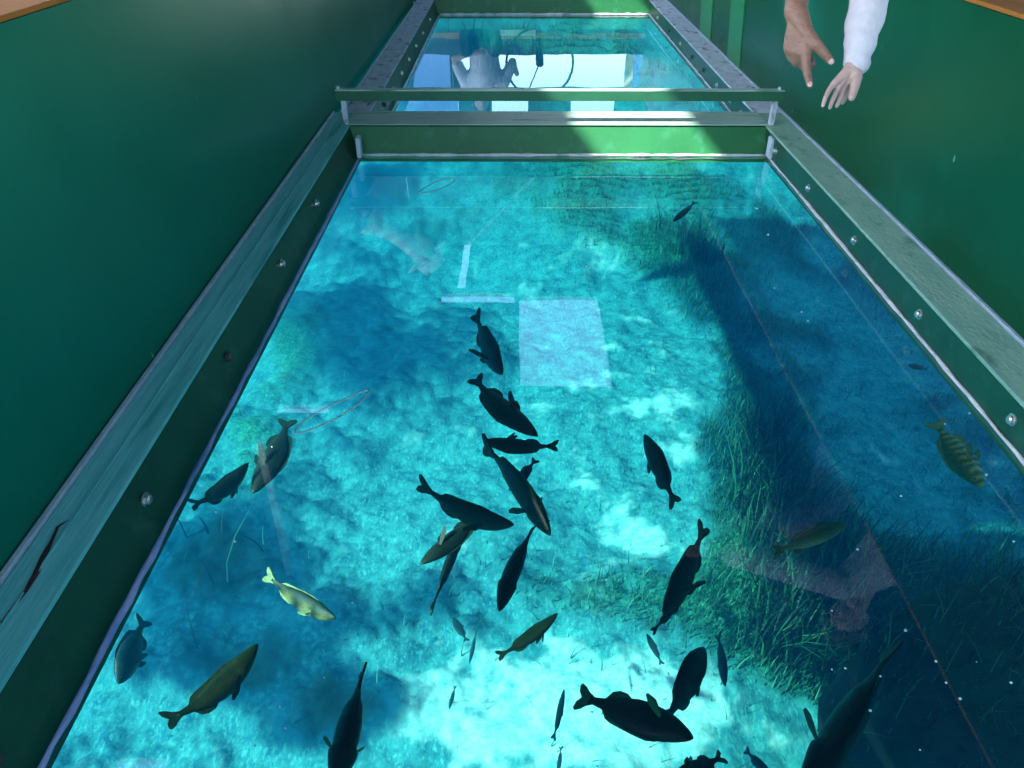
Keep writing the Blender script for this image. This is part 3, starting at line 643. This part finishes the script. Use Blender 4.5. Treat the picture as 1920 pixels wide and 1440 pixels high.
    if fins > 0:
        ds = [(.24, 0), (.30, .16), (.38, .24), (.50, .22), (.60, .26), (.70, .34), (.76, .27), (.80, 0.02), (.80, -.1)]
        ol = [(Lf / 2 - s * Lf, wid(s) * h * .93 + q * hf) for s, q in ds]
        ol += [(Lf / 2 - s * Lf, wid(s) * h * .6) for s in (.7, .5, .3)]
        fin('dorsal_fin', ol)
        ol = [(Lf / 2 - s * Lf, -wid(s) * h * .9 - q * hf) for s, q in [(.58, 0), (.63, .25), (.70, .42), (.76, .32), (.80, 0)]] + [(Lf / 2 - s * Lf, -wid(s) * h * .5) for s in (.76, .65)]
        fin('anal_fin', ol)
        ol = [(Lf / 2 - s * Lf, -wid(s) * h * .9 - q * hf) for s, q in [(.34, 0), (.38, .3), (.46, .5), (.48, .4), (.44, 0)]] + [(Lf / 2 - .4 * Lf, -wid(.4) * h * .5)]
        fin('pelvic_fin', ol)
    if pecs:
        for sg in (-1, 1):
            x0 = Lf / 2 - .30 * Lf; yy = wid(.30) * h * ratio * .85
            lf = .20 * Lf * fins if fins else .16 * Lf
            f3 = lambda x, q, sg=sg, x0=x0, yy=yy: (x0 - x * .75, sg * (yy + x * .62), q - .12 * h - x * .3)
            fin('pectoral_fin', [(0, -.03 * h), (lf * .5, -.10 * h * 1.2), (lf, -.10 * h), (lf * 1.02, 0), (lf * .8, .09 * h), (lf * .4, .09 * h), (0, .04 * h)], th=.002, mt=FINM[finmat] if finmat else None, ydir=f3)
    if Lf * F / dist > 110:
        for sg in (-1, 1):
            ey = Vector(bendp(Lf / 2 - .10 * Lf, sg * wid(.1) * h * ratio * 1.12, h * .06)); mb = MB(); r0 = h * .035
            mb.tube([ey - Vector((0, sg * r0, 0)), ey, ey + Vector((0, sg * r0 * .8, 0))], [r0 * .6, r0, r0 * .4], 10); mb.build('eye', M['eye'], e, smooth=True)
    return e
fish('dark fish heading down with its tail straight up, just left of the white reflected square', (942,702), (893,592), 44, -1.3, roll=60, bend=.04)
fish('dark fish heading down right, second from top of the diagonal file', (1008,818), (893,712), 54, -1.2, roll=65, side=-1, bend=.05)
fish('slim dark fish lying level across the file with its pointed head left', (905,826), (1040,836), 36, -1.25, roll=60, bend=-.07)
fish('longest dark fish of the central group, heading down right below the level one', (1032,1002), (912,838), 52, -1.1, roll=25, bend=.03, fins=.7, fork=.1)
fish('small dark fish half hidden behind the longest one, tail up right', (955,920), (1003,864), 26, -1.6, roll=70, fins=.8)
fish('dark arched fish with thin tail at upper left, heading right toward the longest one', (964,984), (792,910), 52, -1.15, roll=65, bend=.12, fins=.9)
fish('dark fish heading down left from beneath the arched one', (788,1058), (900,962), 42, -1.5, roll=60, bend=-.05)
fish('very slim dark fish with its tail pointing straight down below the arched one', (868,990), (810,1140), 24, -1.7, roll=20, fins=.7, pecs=False)
fish('dark spindle shaped fish seen from above, head down, below the longest one', (936,1146), (1000,990), 40, -1.2, mat='black', roll=15, bend=-.03, fins=.6, pecs=False)
fish('dark fish alone on bright cyan sand, head up and forked tail down right', (1208,815), (1264,940), 42, -1.3, roll=60, side=-1)
fish('dark fish with long thin raised tail on pale green sand, head down', (1243,1150), (1318,992), 48, -1.3, roll=60, bend=-.06, side=-1)
fish('small slim fish whose tail pokes out below the fish with the raised tail', (1290,1110), (1226,1182), 18, -1.8, roll=60, fins=.8)
fish('olive green fish seen from the side, heading up right over dark blue weed', (484,1208), (318,1348), 56, -1.1, mat='olive', roll=75, bend=.10)
fish('pale yellow sunlit fish heading down right on the left side', (630,1160), (503,1080), 42, -2.3, mat='pale', roll=70, bend=.05, fins=.6)
fish('black fish at the bottom edge seen from above with green side fins', (628,1475), (679,1262), 56, -.9, mat='black', roll=8, fins=.7, finmat='green')
fish('blurry blue black fish close to the left sealant bead, head down', (222,1282), (268,1165), 52, -2.0, mat='blue', roll=60, side=-1)
fish('dark fish by the left bead with its forked tail down left and head right', (466,868), (362,945), 40, -1.4, roll=70, bend=.12, fork=1)
fish('fish with pale face and round tail raised, beside the pale cord loop', (474,925), (538,792), 56, -1.5, mat='dark', roll=65, bend=-.04)
fish('small mottled olive fish heading up right near the bottom centre sand', (1046,1150), (938,1228), 30, -2.0, mat='olive', roll=70, bend=.05)
fish('dark green fish heading up right whose tail crosses the big black one', (1322,1216), (1250,1350), 58, -1.3, mat='black', roll=40, fins=.7, bend=-.03, finmat='green')
fish('big black fish with notched tail lying level over white sand', (1300,1384), (1092,1308), 74, -1.0, mat='black', roll=65, bend=-.03, side=-1, finmat='green')
fish('small slender fish pointing down right just below the hidden small tail', (1213,1188), (1240,1243), 15, -3.0, mat='blue', roll=60, fins=.5, pecs=False)
fish('slender blue fish upright at the edge of the green weed bed', (1360,1287), (1347,1192), 21, -2.6, mat='blue', roll=40, fins=.4, pecs=False)
fish('slender curved fish upright over white sand, left of the big black one', (1058,1292), (1038,1383), 15, -2.8, roll=50, bend=.06, mat='blue', fins=.4, pecs=False)
fish('tiny slender fish cut by the bottom edge below the curved slender one', (1046,1450), (1052,1402), 10, -3.2, mat='blue', roll=40, fins=.3, pecs=False)
fish('dark fish cut by the bottom edge with only back and forked tail showing', (1262,1462), (1352,1420), 40, -1.2, roll=60, mat='dark', fork=.8)
fish('small blue fish at the bottom edge right of the cut dark tail', (1450,1465), (1400,1408), 22, -2.4, mat='blue', roll=50, fins=.6)
fish('biggest black fish at lower right heading out of the bottom edge, back toward black weed', (1500,1500), (1668,1222), 66, -1.0, mat='black', roll=20, fins=.8)
fish('striped yellow green fish on the right side heading down right', (1842,914), (1756,795), 54, -1.5, mat='striped', roll=75, side=-1)
fish('brown green fish with tan flank heading up right over pale weed', (1588,982), (1456,1034), 40, -1.6, mat='tan', roll=55)
fish('tiny dark fish high on the near glass below the sunlit beam', (1262,416), (1302,380), 15, -1.6, mat='dark', roll=50, fins=.4, pecs=False)
fish('faint blue fish shaped like a V above the white sand', (850,1158), (874,1200), 18, -3.6, mat='blue', roll=60, fins=.8)
fish('faint dark fish in the deep shade left of the mirrored white sleeve', (1420,852), (1462,826), 14, -3.2, mat='blue', roll=60, fins=.5)
fish('faint dark fish in blue water near the right bead', (1702,684), (1738,692), 12, -2.5, mat='blue', roll=60, fins=.5)
fish('faint thin fish standing upright beside the V shaped one', (880,1245), (893,1184), 9, -3.8, mat='blue', roll=60, fins=.4, pecs=False)
fish('faint thin fish deep between the level fish and the left dark weed', (842,1330), (853,1288), 9, -3.8, mat='blue', roll=60, fins=.4, pecs=False)

# ---- pale cord loops modelled under the glass in place of mirrored shapes
M['reflection'] = pmat('reflection', (.8, .9, .9), (.9, .95, .95), 30, .5)
def loop(pxs, z, r, lab):
    pts = [P(a, b, z) for a, b in pxs]; n = len(pts); out = []
    for i in range(n):
        p0, p1, p2, p3 = pts[i-1], pts[i], pts[(i+1) % n], pts[(i+2) % n]
        for k in range(5):
            s = k / 5; out.append(.5 * ((2*p1) + (p2-p0)*s + (2*p0-5*p1+4*p2-p3)*s*s + (3*p1-p0-3*p2+p3)*s**3))
    mb = MB(); mb.tube(out, r, 6, closed=True); tag(mb.build('reflection_loop', M['reflection'], smooth=True), lab, 'cord loop', 'pale cord loops under the glass')
loop([(553,808),(570,790),(610,765),(655,745),(688,732),(690,738),(672,757),(630,785),(585,805),(558,812)], -.10, .0026, 'long pale cord loop slanting up right beside a dark fish')
loop([(785,361),(800,350),(825,338),(848,334),(851,340),(835,350),(810,359)], -.08, .0026, 'short pale cord loop near the top left of the near glass')

# ---- bubbles
M['bubble'] = pmat('bubble', (.8, .85, .85), (.9, .9, .9), 5, .2)
bub = [(1110,1335),(440,1015),(455,1115),(405,960),(670,1052),(340,1400),(322,1380),(1772,795),(1818,775),(1850,890),(1901,1015),(1698,1180),(1755,1240),(1774,1280),(1896,1280),(1831,1241),(1698,1182),
  (1725,1406),(1651,1268),(1632,1332),(930,1022),(650,1098),(350,1362),(1560,1255),(1585,1253),(535,1365),(480,1370),(478,1398),(525,1325),(608,1270),(1452,540),(1515,602),(1503,585),(1440,440),(1280,362),(1080,420),
  (1100,500),(1385,350),(540,880),(510,838),(660,1130),(475,850),(1560,1145),(460,860),(1690,930),(1608,1030),(1800,1310),(1340,1015),(730,870),(760,930)]
for i, (a, b) in enumerate(bub):
    z = -.03 - rnd.random() * .5; p = P(a, b, z); r = rnd.uniform(1.0, 2.3) * (p - cam.location).length / F * 1.0
    me = bpy.data.meshes.new('bubble'); bm = bmesh.new(); bmesh.ops.create_icosphere(bm, subdivisions=2, radius=r)
    for v in bm.verts: v.co.x *= 1.2; v.co *= 1 + .15 * noise.noise(v.co * 400)
    bm.to_mesh(me); bm.free()
    o = link('bubble', me, M['bubble'], smooth=True); o.location = p
    tag(o, 'tiny white bubble drifting just under the glass of the near window', 'bubble', 'bubbles under the near window')

# ------------------------------------------------------------------ people
def skin_mat(name, c, c2):
    m = pmat(name, c, c2, 30, .5, bump=.35, bscale=110, stretch=(1, 1, 2.2)); b = m.node_tree.nodes['Principled BSDF']
    b.inputs['Subsurface Weight'].default_value = .15; b.inputs['Subsurface Radius'].default_value = (.01, .004, .002); return m
M['skin_adult'] = skin_mat('skin_adult', (.19, .095, .065), (.24, .125, .088))
M['skin_child'] = skin_mat('skin_child', (.38, .25, .215), (.44, .29, .26))
M['skin_pilot'] = skin_mat('skin_pilot', (.55, .35, .27), (.6, .4, .3))
M['white_cloth'] = pmat('white_cloth', (.42, .40, .45), (.48, .47, .52), 14, .8, bump=.5, bscale=25)
M['blue_cloth'] = pmat('blue_cloth', (.05, .08, .16), (.08, .11, .2), 14, .8, bump=.5, bscale=25)
M['grey_cloth'] = pmat('grey_cloth', (.6, .6, .66), (.7, .7, .76), 14, .8, bump=.5, bscale=25)
M['hair'] = pmat('hair', (.03, .018, .012), (.06, .035, .02), 60, .6, bump=.5, stretch=(1, 1, .2))
def skinobj(name, chains, mat, parent, voxel=.004, smooth_it=6):
    """one continuous surface grown round the joints: each chain is a tapering limb, all fused by a voxel remesh"""
    mb = MB()
    for ch in chains:
        pts = []; rr = []
        for k in range(len(ch) - 1):
            p, r = Vector(ch[k][0]), ch[k][1]; q, r2 = Vector(ch[k + 1][0]), ch[k + 1][1]
            r = r[0] if isinstance(r, tuple) else r; r2 = r2[0] if isinstance(r2, tuple) else r2
            mb.tube([p, (p + q) / 2, q], [r, (r + r2) / 2 * .99, r2], 16)
        for p, r in ch:
            r = (r[0] if isinstance(r, tuple) else r) * .995; p = Vector(p); n = 14; vs = [p + Vector((0, 0, r))]; fs = []
            for a in range(1, 8):
                for b in range(n): vs.append(p + Vector((math.sin(math.pi * a / 8) * math.cos(2 * math.pi * b / n) * r, math.sin(math.pi * a / 8) * math.sin(2 * math.pi * b / n) * r, math.cos(math.pi * a / 8) * r)))
            vs.append(p - Vector((0, 0, r)))
            for b in range(n): fs.append((0, 1 + b, 1 + (b + 1) % n)); fs.append((len(vs) - 1, 1 + 6 * n + (b + 1) % n, 1 + 6 * n + b))
            for a in range(6):
                for b in range(n): fs.append((1 + a*n + b, 1 + (a+1)*n + b, 1 + (a+1)*n + (b+1) % n, 1 + a*n + (b+1) % n))
            mb.add(vs, fs)
    me = bpy.data.meshes.new(name); me.from_pydata(mb.v, [], mb.f); me.update()
    o = link(name, me, mat, parent)
    rm = o.modifiers.new('remesh', 'REMESH'); rm.mode = 'VOXEL'; rm.voxel_size = voxel; rm.use_smooth_shade = True
    sm = o.modifiers.new('smooth', 'SMOOTH'); sm.factor = .5; sm.iterations = smooth_it
    return o
def folds(o, strength, size):
    tx = bpy.data.textures.new('folds', 'CLOUDS'); tx.noise_scale = size; tx.noise_depth = 2
    d = o.modifiers.new('folds', 'DISPLACE'); d.texture = tx; d.strength = strength; d.mid_level = .5; d.texture_coords = 'GLOBAL'; return o
def camp(px, py, dep):                   # point at picture place and depth along the view axis, for measuring the hands
    return Vector((0, 0, CZ)) + ray(px, py) * dep
def lerp(a, b, s): return a + (b - a) * s

# --- adult with pointing hand
def make_hair(e, c, r, look, mat):
    look = Vector(look).normalized(); up = Vector((0, 0, 1)); up = (up - look * up.dot(look)).normalized(); sd = look.cross(up)
    vs = []; fs = []; nu, nv = 28, 12
    for j in range(nv + 1):
        th = math.pi * .62 * j / nv
        for i in range(nu):
            a = 2 * math.pi * i / nu; fr_ = math.sin(a)                  # fr_>0 is the face side
            th2 = th * (1 - .42 * max(0, fr_)) * (1 + .15 * max(0, -fr_))
            q = Vector((math.sin(th2) * math.cos(a), math.sin(th2) * fr_, math.cos(th2)))
            k = 1.09 + .05 * noise.noise(q * 7)
            vs.append(c + (sd * q.x * r * .82 + look * q.y * r * .98 + up * q.z * r * 1.18) * k)
    for j in range(nv):
        for i in range(nu): fs.append((j*nu+i, j*nu+(i+1)%nu, (j+1)*nu+(i+1)%nu, (j+1)*nu+i))
    mb = MB(); mb.add(vs, fs); o = mb.build('hair', mat, e, smooth=True); sol = o.modifiers.new('s', 'SOLIDIFY'); sol.thickness = .012; return o
def face_chains(c, r, look):
    look = Vector(look).normalized(); up = Vector((0, 0, 1)); up = (up - look * up.dot(look)).normalized(); sd = look.cross(up)
    ch = [[(c, r * .84), (c + look * r * .62 - up * r * .25, r * .42), (c + look * r * .98 - up * r * .12, r * .12)],
          [(c, r * .84), (c + up * r * .30 - look * r * .12, r * .82)],
          [(c, r * .84), (c + look * r * .38 - up * r * .78, r * .40)],
          [(c, r * .84), (c + sd * r * .86 - up * r * .05, r * .13)], [(c, r * .84), (c - sd * r * .86 - up * r * .05, r * .13)]]
    return ch, look, up, sd
def eyes(e, c, look, up, sd, r):
    for s in (-1, 1):
        q = c + look * r * .80 + up * r * .10 + sd * s * r * .32; mb = MB(); mb.tube([q - look * r * .08, q, q + look * r * .05], [r * .06, r * .12, r * .05], 10); mb.build('eye', M['eye'], e, smooth=True)
    q = c + look * r * .86 - up * r * .45; mb = MB(); mb.tube([q - sd * r * .22 - look * .01, q, q + sd * r * .22 - look * .01], [.003, .006, .003], 6); mb.build('mouth', M['rust'], e, smooth=True)

dA = 1.80
wr = camp(1492, 20, dA)
eA = empty('person', (1.85, 3.0, .1), 'adult reaching over the right panel with bare hand, index finger pointing down', 'person')
ch = []
elbow = camp(1545, -330, dA + .2); sh = Vector((1.52, 2.78, 1.42)); neck = Vector((1.62, 3.0, 1.50)); chest = Vector((1.72, 3.02, 1.32)); pelv = Vector((1.86, 3.05, .92))
ch.append([(pelv, .15), (lerp(pelv, chest, .5), .14), (chest, .16), (neck, .065)])
hc = Vector((1.45, 2.86, 1.68)); lookA = Vector((-.75, -.45, -.55)); fch, lk, up_, sd_ = face_chains(hc, .115, lookA)
ch.append([(neck, .065), (lerp(neck, hc, .6), .06), (hc, .096)]); ch += fch
ch.append([(chest, .16), (sh, .062), (lerp(sh, elbow, .5), .050), (elbow, .040), (camp(1512, -120, dA + .05), .036), (camp(1500, -45, dA + .015), .030), (wr, (.026, .024))])
# palm and fingers
kn = [(1478, 88), (1489, 94), (1501, 98), (1512, 94)]      # knuckles: little .. index
base = [(1488, 45), (1494, 46), (1500, 47), (1506, 46)]
dd = [.02, .01, 0, -.01]
tips = [[(1484, 108, .03), (1492, 112, .06), (1497, 100, .065)], [(1493, 118, .03), (1502, 120, .06), (1505, 106, .07)], [(1507, 124, .03), (1522, 122, .055), (1520, 108, .06)], [(1511, 124, 0), (1515, 144, 0), (1519, 160, .0)]]
for i in range(4):
    b0 = camp(*base[i], dA + dd[i] * .3); k0 = camp(*kn[i], dA + dd[i])
    r_ = .0105
    ch.append([(wr, (.027, .024)), (b0, .015), (lerp(b0, k0, .5), .0145), (k0, .0125)] + [(camp(x, y, dA + dz + dd[i] * 0), r_ * (1 - .12 * q)) for q, (x, y, dz) in enumerate(tips[i])])
tb = camp(1512, 62, dA - .015)
ch.append([(wr, (.027, .024)), (tb, .017), (camp(1530, 82, dA - .02), .0135), (camp(1545, 100, dA - .015), .0115), (camp(1558, 115, dA - .01), .009)])
nail = pmat('nail', (.45, .28, .24), (.5, .34, .3), 9, .25)
M['nail'] = nail
def nail_at(p, tip, r, e_):
    d = (tip - p).normalized(); v = (cam.location - tip); v = (v - d * v.dot(d)).normalized(); sd2 = d.cross(v)
    c = tip - d * r * .15 + v * r * .80; n = 12; vs = [c + v * r * .18] + [c + d * math.cos(2*math.pi*k/n) * r * .75 + sd2 * math.sin(2*math.pi*k/n) * r * .6 for k in range(n)]
    mb = MB(); mb.add(vs, [(0, 1 + k, 1 + (k + 1) % n) for k in range(n)]); reparent(mb.build('fingernail', M['nail'], None, smooth=True), e_)
def reparent(o, e): o.parent = e; o.matrix_parent_inverse = Matrix.Translation(-Vector(e.location)); return o
nail_at(camp(1515, 144, dA), camp(1519, 160, dA), .009, eA); nail_at(camp(1545, 100, dA - .015), camp(1558, 115, dA - .01), .010, eA)
# other arm resting
sh2 = Vector((1.95, 3.25, 1.40)); ch.append([(chest, .16), (sh2, .062), (Vector((2.02, 3.2, 1.12)), .045), (Vector((1.75, 2.95, .98)), .034), (Vector((1.5, 2.85, .93)), .024), (Vector((1.42, 2.82, .925)), .022)])
for s in (-.1, .1):
    ch.append([(pelv, .15), (pelv + Vector((-.02, s, -.1)), .095), (Vector((1.84, 3.05 + s * 1.2, .55)), .062), (Vector((1.9, 3.05 + s * 1.3, .18)), .04), (Vector((1.78, 3.02 + s * 1.3, .13)), .035)])
skinobj('body', ch, M['skin_adult'], eA, .003, 4).matrix_parent_inverse = Matrix.Translation(-eA.location)
def reparent(o, e): o.parent = e; o.matrix_parent_inverse = Matrix.Translation(-Vector(e.location)); return o
reparent(skinobj('shirt', [[(pelv + Vector((0, 0, .02)), .165), (lerp(pelv, chest, .5), .157), (chest, .178), (lerp(chest, neck, .7), .10)], [(chest, .178), (sh, .082), (elbow, .058), (camp(1512, -130, dA + .05), .046)], [(chest, .178), (sh2, .08), (Vector((2.02, 3.2, 1.12)), .06), (Vector((1.7, 2.93, .98)), .045)]], M['blue_cloth'], None, .008), eA)
reparent(skinobj('trousers', [[(pelv, .17), (pelv + Vector((-.02, -.1, -.1)), .11), (Vector((1.84, 2.93, .55)), .085), (Vector((1.9, 2.92, .2)), .065)], [(pelv, .17), (pelv + Vector((-.02, .1, -.1)), .11), (Vector((1.84, 3.17, .55)), .085), (Vector((1.9, 3.18, .2)), .065)]], M['navy'], None, .008), eA)
reparent(make_hair(None, hc, .115, lookA, M['hair']), eA)

# --- child with white sleeve
eC = empty('person', (1.62, 2.2, .1), 'child reaching over the right panel in a long white sleeve, fingers spread down', 'person')
dC = 1.78; wc_ = camp(1600, 126, dC)
elb = camp(1632, -60, dC + .02); sh = Vector((1.36, 2.16, 1.30)); neck = Vector((1.50, 2.22, 1.36)); chest = Vector((1.58, 2.24, 1.18)); pelv = Vector((1.66, 2.26, .80))
hc = Vector((1.44, 2.16, 1.52)); lookC = Vector((-.7, -.3, -.5)); fch, lk, up_, sd_ = face_chains(hc, .10, lookC)
ch = [[(pelv, .11), (lerp(pelv, chest, .5), .105), (chest, .115), (neck, .045)], [(neck, .045), (lerp(neck, hc, .6), .045), (hc, .084)]] + fch
ch.append([(chest, .115), (sh, .045), (lerp(sh, elb, .5), .038), (elb, .031), (camp(1618, 60, dC), .027), (wc_, (.020, .018))])
kn = [(1564, 156), (1573, 161), (1582, 165), (1590, 166)]
fg = [[(1553, 172, 0), (1547, 185, 0), (1543, 198, .005)], [(1566, 178, .01), (1560, 191, .012), (1556, 202, .014)], [(1577, 182, .02), (1573, 192, .025), (1569, 199, .03)], [(1586, 180, .03), (1583, 188, .038), (1580, 193, .044)]]
for i in range(4):
    k0 = camp(*kn[i], dC + .008 * i)
    ch.append([(wc_, (.020, .018)), (lerp(wc_, k0, .45), .0125), (k0, .0078)] + [(camp(x, y, dC + dz), .0062 * (1 - .1 * q)) for q, (x, y, dz) in enumerate(fg[i])])
ch.append([(wc_, (.020, .018)), (camp(1606, 145, dC - .005), .0135), (camp(1603, 163, dC - .008), .0105), (camp(1597, 183, dC - .006), .0085)])
nail_at(camp(1547, 185, dC), camp(1543, 198, dC + .005), .0055, eC); nail_at(camp(1560, 191, dC + .012), camp(1556, 202, dC + .014), .0055, eC); nail_at(camp(1603, 163, dC - .008), camp(1597, 183, dC - .006), .0075, eC)
sh2 = Vector((1.72, 2.38, 1.27)); ch.append([(chest, .115), (sh2, .045), (Vector((1.72, 2.36, 1.05)), .034), (Vector((1.52, 2.32, .96)), .026), (Vector((1.42, 2.32, .93)), .02)])
for s in (-.07, .07):
    ch.append([(pelv, .11), (pelv + Vector((0, s, -.08)), .07), (Vector((1.66, 2.26 + s, .48)), .05), (Vector((1.68, 2.26 + s, .16)), .034), (Vector((1.58, 2.25 + s, .125)), .028)])
reparent(skinobj('body', ch, M['skin_child'], None, .0028, 3), eC)
cuff = camp(1607, 116, dC); fold = camp(1614, 52, dC)
folds(reparent(skinobj('white_shirt', [[(pelv, .122), (lerp(pelv, chest, .5), .117), (chest, .130), (lerp(chest, neck, .6), .075)],
    [(chest, .130), (sh, .060), (lerp(sh, elb, .5), .052), (elb, .045), (camp(1630, -10, dC), .042), (camp(1626, 25, dC), .043), (camp(1620, 46, dC), .042), (camp(1618, 58, dC), .035), (camp(1613, 82, dC), .036), (camp(1609, 104, dC), .031), (cuff, .032)],
    [(chest, .130), (sh2, .060), (Vector((1.72, 2.36, 1.05)), .048), (Vector((1.55, 2.33, .97)), .038)]], M['white_cloth'], None, .004, 2), eC), .010, .05)
reparent(skinobj('trousers', [[(pelv, .125), (pelv + Vector((0, -.07, -.08)), .085), (Vector((1.66, 2.19, .48)), .066), (Vector((1.68, 2.19, .2)), .05)], [(pelv, .125), (pelv + Vector((0, .07, -.08)), .085), (Vector((1.66, 2.33, .48)), .066), (Vector((1.68, 2.33, .2)), .05)]], M['navy'], None, .008), eC)
reparent(make_hair(None, hc, .10, lookC, M['hair']), eC)

# --- spectator on the left bench, mirrored in the near glass
hc = PY(792, 470, 5.5); eS = empty('person', (-1.5, 5.5, .46), 'spectator in a white sun hat bending over the left panel, mirrored in the near glass', 'person')
pelv = Vector((-1.50, 5.52, .62)); chest = Vector((-1.22, 5.52, 1.02)); neck = lerp(chest, hc, .55); look = Vector((.75, -.2, -.65))
fch, lk, up_, sd_ = face_chains(hc, .115, look)
ch = [[(pelv, .14), (lerp(pelv, chest, .5), .14), (chest, .15), (neck, .06), (hc, .095)]] + fch
for s in (-1, 1): ch.append([(chest, .15), (chest + Vector((.02, s * .18, .03)), .058), (Vector((-1.28, 5.52 + s * .3, .96)), .04), (Vector((-1.16, 5.52 + s * .2, .965)), .028), (Vector((-1.10, 5.52 + s * .17, .955)), .022)])
for s in (-1, 1): ch.append([(pelv, .14), (pelv + Vector((0, s * .12, 0)), .09), (Vector((-1.50, 5.52 + s * .45, .56)), .06), (Vector((-1.5, 5.52 + s * .75, .51)), .04)])
reparent(skinobj('body', ch, M['skin_child'], None, .006), eS)
reparent(skinobj('shirt', [[(pelv, .152), (lerp(pelv, chest, .5), .152), (chest, .166)]] + [[(chest, .166), (chest + Vector((.02, s * .18, .03)), .074), (Vector((-1.28, 5.52 + s * .3, .97)), .058), (Vector((-1.16, 5.52 + s * .2, .97)), .045)] for s in (-1, 1)], M['blue_cloth'], None, .009), eS)
mb = MB(); cc_ = hc + up_ * .03
for (u0, r0, u1, r1) in ((.03, .19, .045, .125), (.045, .125, .13, .10), (.13, .10, .15, .02)):
    n = 28; vs = [cc_ + up_ * u + (lk * math.cos(2*math.pi*k/n) + sd_ * math.sin(2*math.pi*k/n)) * r for u, r in ((u0, r0), (u1, r1)) for k in range(n)]
    mb.add(vs, [(k, (k+1) % n, n + (k+1) % n, n + k) for k in range(n)])
o = reparent(mb.build('sun_hat', M['white_paint'], None, smooth=True), eS); q = o.modifiers.new('s', 'SOLIDIFY'); q.thickness = .006

# --- skipper by the windscreen, seen only mirrored
c0 = PY(905, 120, 9.0); eP = empty('person', (c0.x, 9.0, .12), 'seated skipper in a grey shirt mirrored upside down in the far window', 'person')
px_ = c0.x; pelv = Vector((px_, 9.0, .42)); chest = Vector((px_ + .03, 8.98, .78)); neck = Vector((px_ + .03, 8.98, .98)); hc = Vector((px_ - .02, 8.93, 1.12)); look = Vector((.2, -1, -.1))
fch, lk, up_, sd_ = face_chains(hc, .11, look)
ch = [[(pelv, .14), (lerp(pelv, chest, .5), .14), (chest, .16), (neck, .06)], [(neck, .06), (hc, .09)]] + fch
sA, sB = Vector((px_ - .19, 8.98, .88)), Vector((px_ + .23, 8.98, .88))
ch.append([(chest, .16), (sA, .055), (Vector((px_ - .3, 8.9, .62)), .042), (Vector((px_ - .1, 8.7, .52)), .032), (Vector((px_ + .02, 8.64, .5)), .03)])
ch.append([(chest, .16), (sB, .055), (Vector((px_ + .33, 9.05, .68)), .042), (Vector((px_ + .36, 9.2, .80)), .032), (Vector((px_ + .38, 9.25, .86)), .028)])
for s in (-.11, .11): ch.append([(pelv, .14), (Vector((px_ + s, 8.85, .42)), .08), (Vector((px_ + s * 1.4, 8.55, .46)), .06), (Vector((px_ + s * 1.4, 8.5, .2)), .04), (Vector((px_ + s * 1.4, 8.4, .155)), .034)])
reparent(skinobj('body', ch, M['skin_pilot'], None, .007), eP)
reparent(skinobj('grey_shirt', [[(pelv, .155), (lerp(pelv, chest, .5), .16), (chest, .178), (lerp(chest, neck, .6), .10)], [(chest, .178), (sA, .075), (Vector((px_ - .27, 8.93, .70)), .065)], [(chest, .178), (sB, .075), (Vector((px_ + .3, 9.03, .74)), .065)]], M['grey_cloth'], None, .01), eP)
reparent(skinobj('trousers', [[(pelv, .16), (Vector((px_ - .11, 8.85, .42)), .095), (Vector((px_ - .15, 8.55, .46)), .075), (Vector((px_ - .15, 8.5, .22)), .055)], [(pelv, .16), (Vector((px_ + .11, 8.85, .42)), .095), (Vector((px_ + .15, 8.55, .46)), .075), (Vector((px_ + .15, 8.5, .22)), .055)]], M['navy'], None, .01), eP)
reparent(make_hair(None, hc, .11, look, M['hair']), eP)
e = empty('stool', (px_, 9.0, .12), 'low black stool under the skipper at the bow', 'stool'); mb = MB(); mb.box((-.2, -.2, .12), (.2, .2, .17)); mb.build('seat', M['black'], e, bevel=.01)
for a in (-.16, .16):
    for b in (-.16, .16): mb = MB(); mb.box((a - .015, b - .015, .001), (a + .015, b + .015, .119)); mb.build('leg', M['steel_dark'], e)
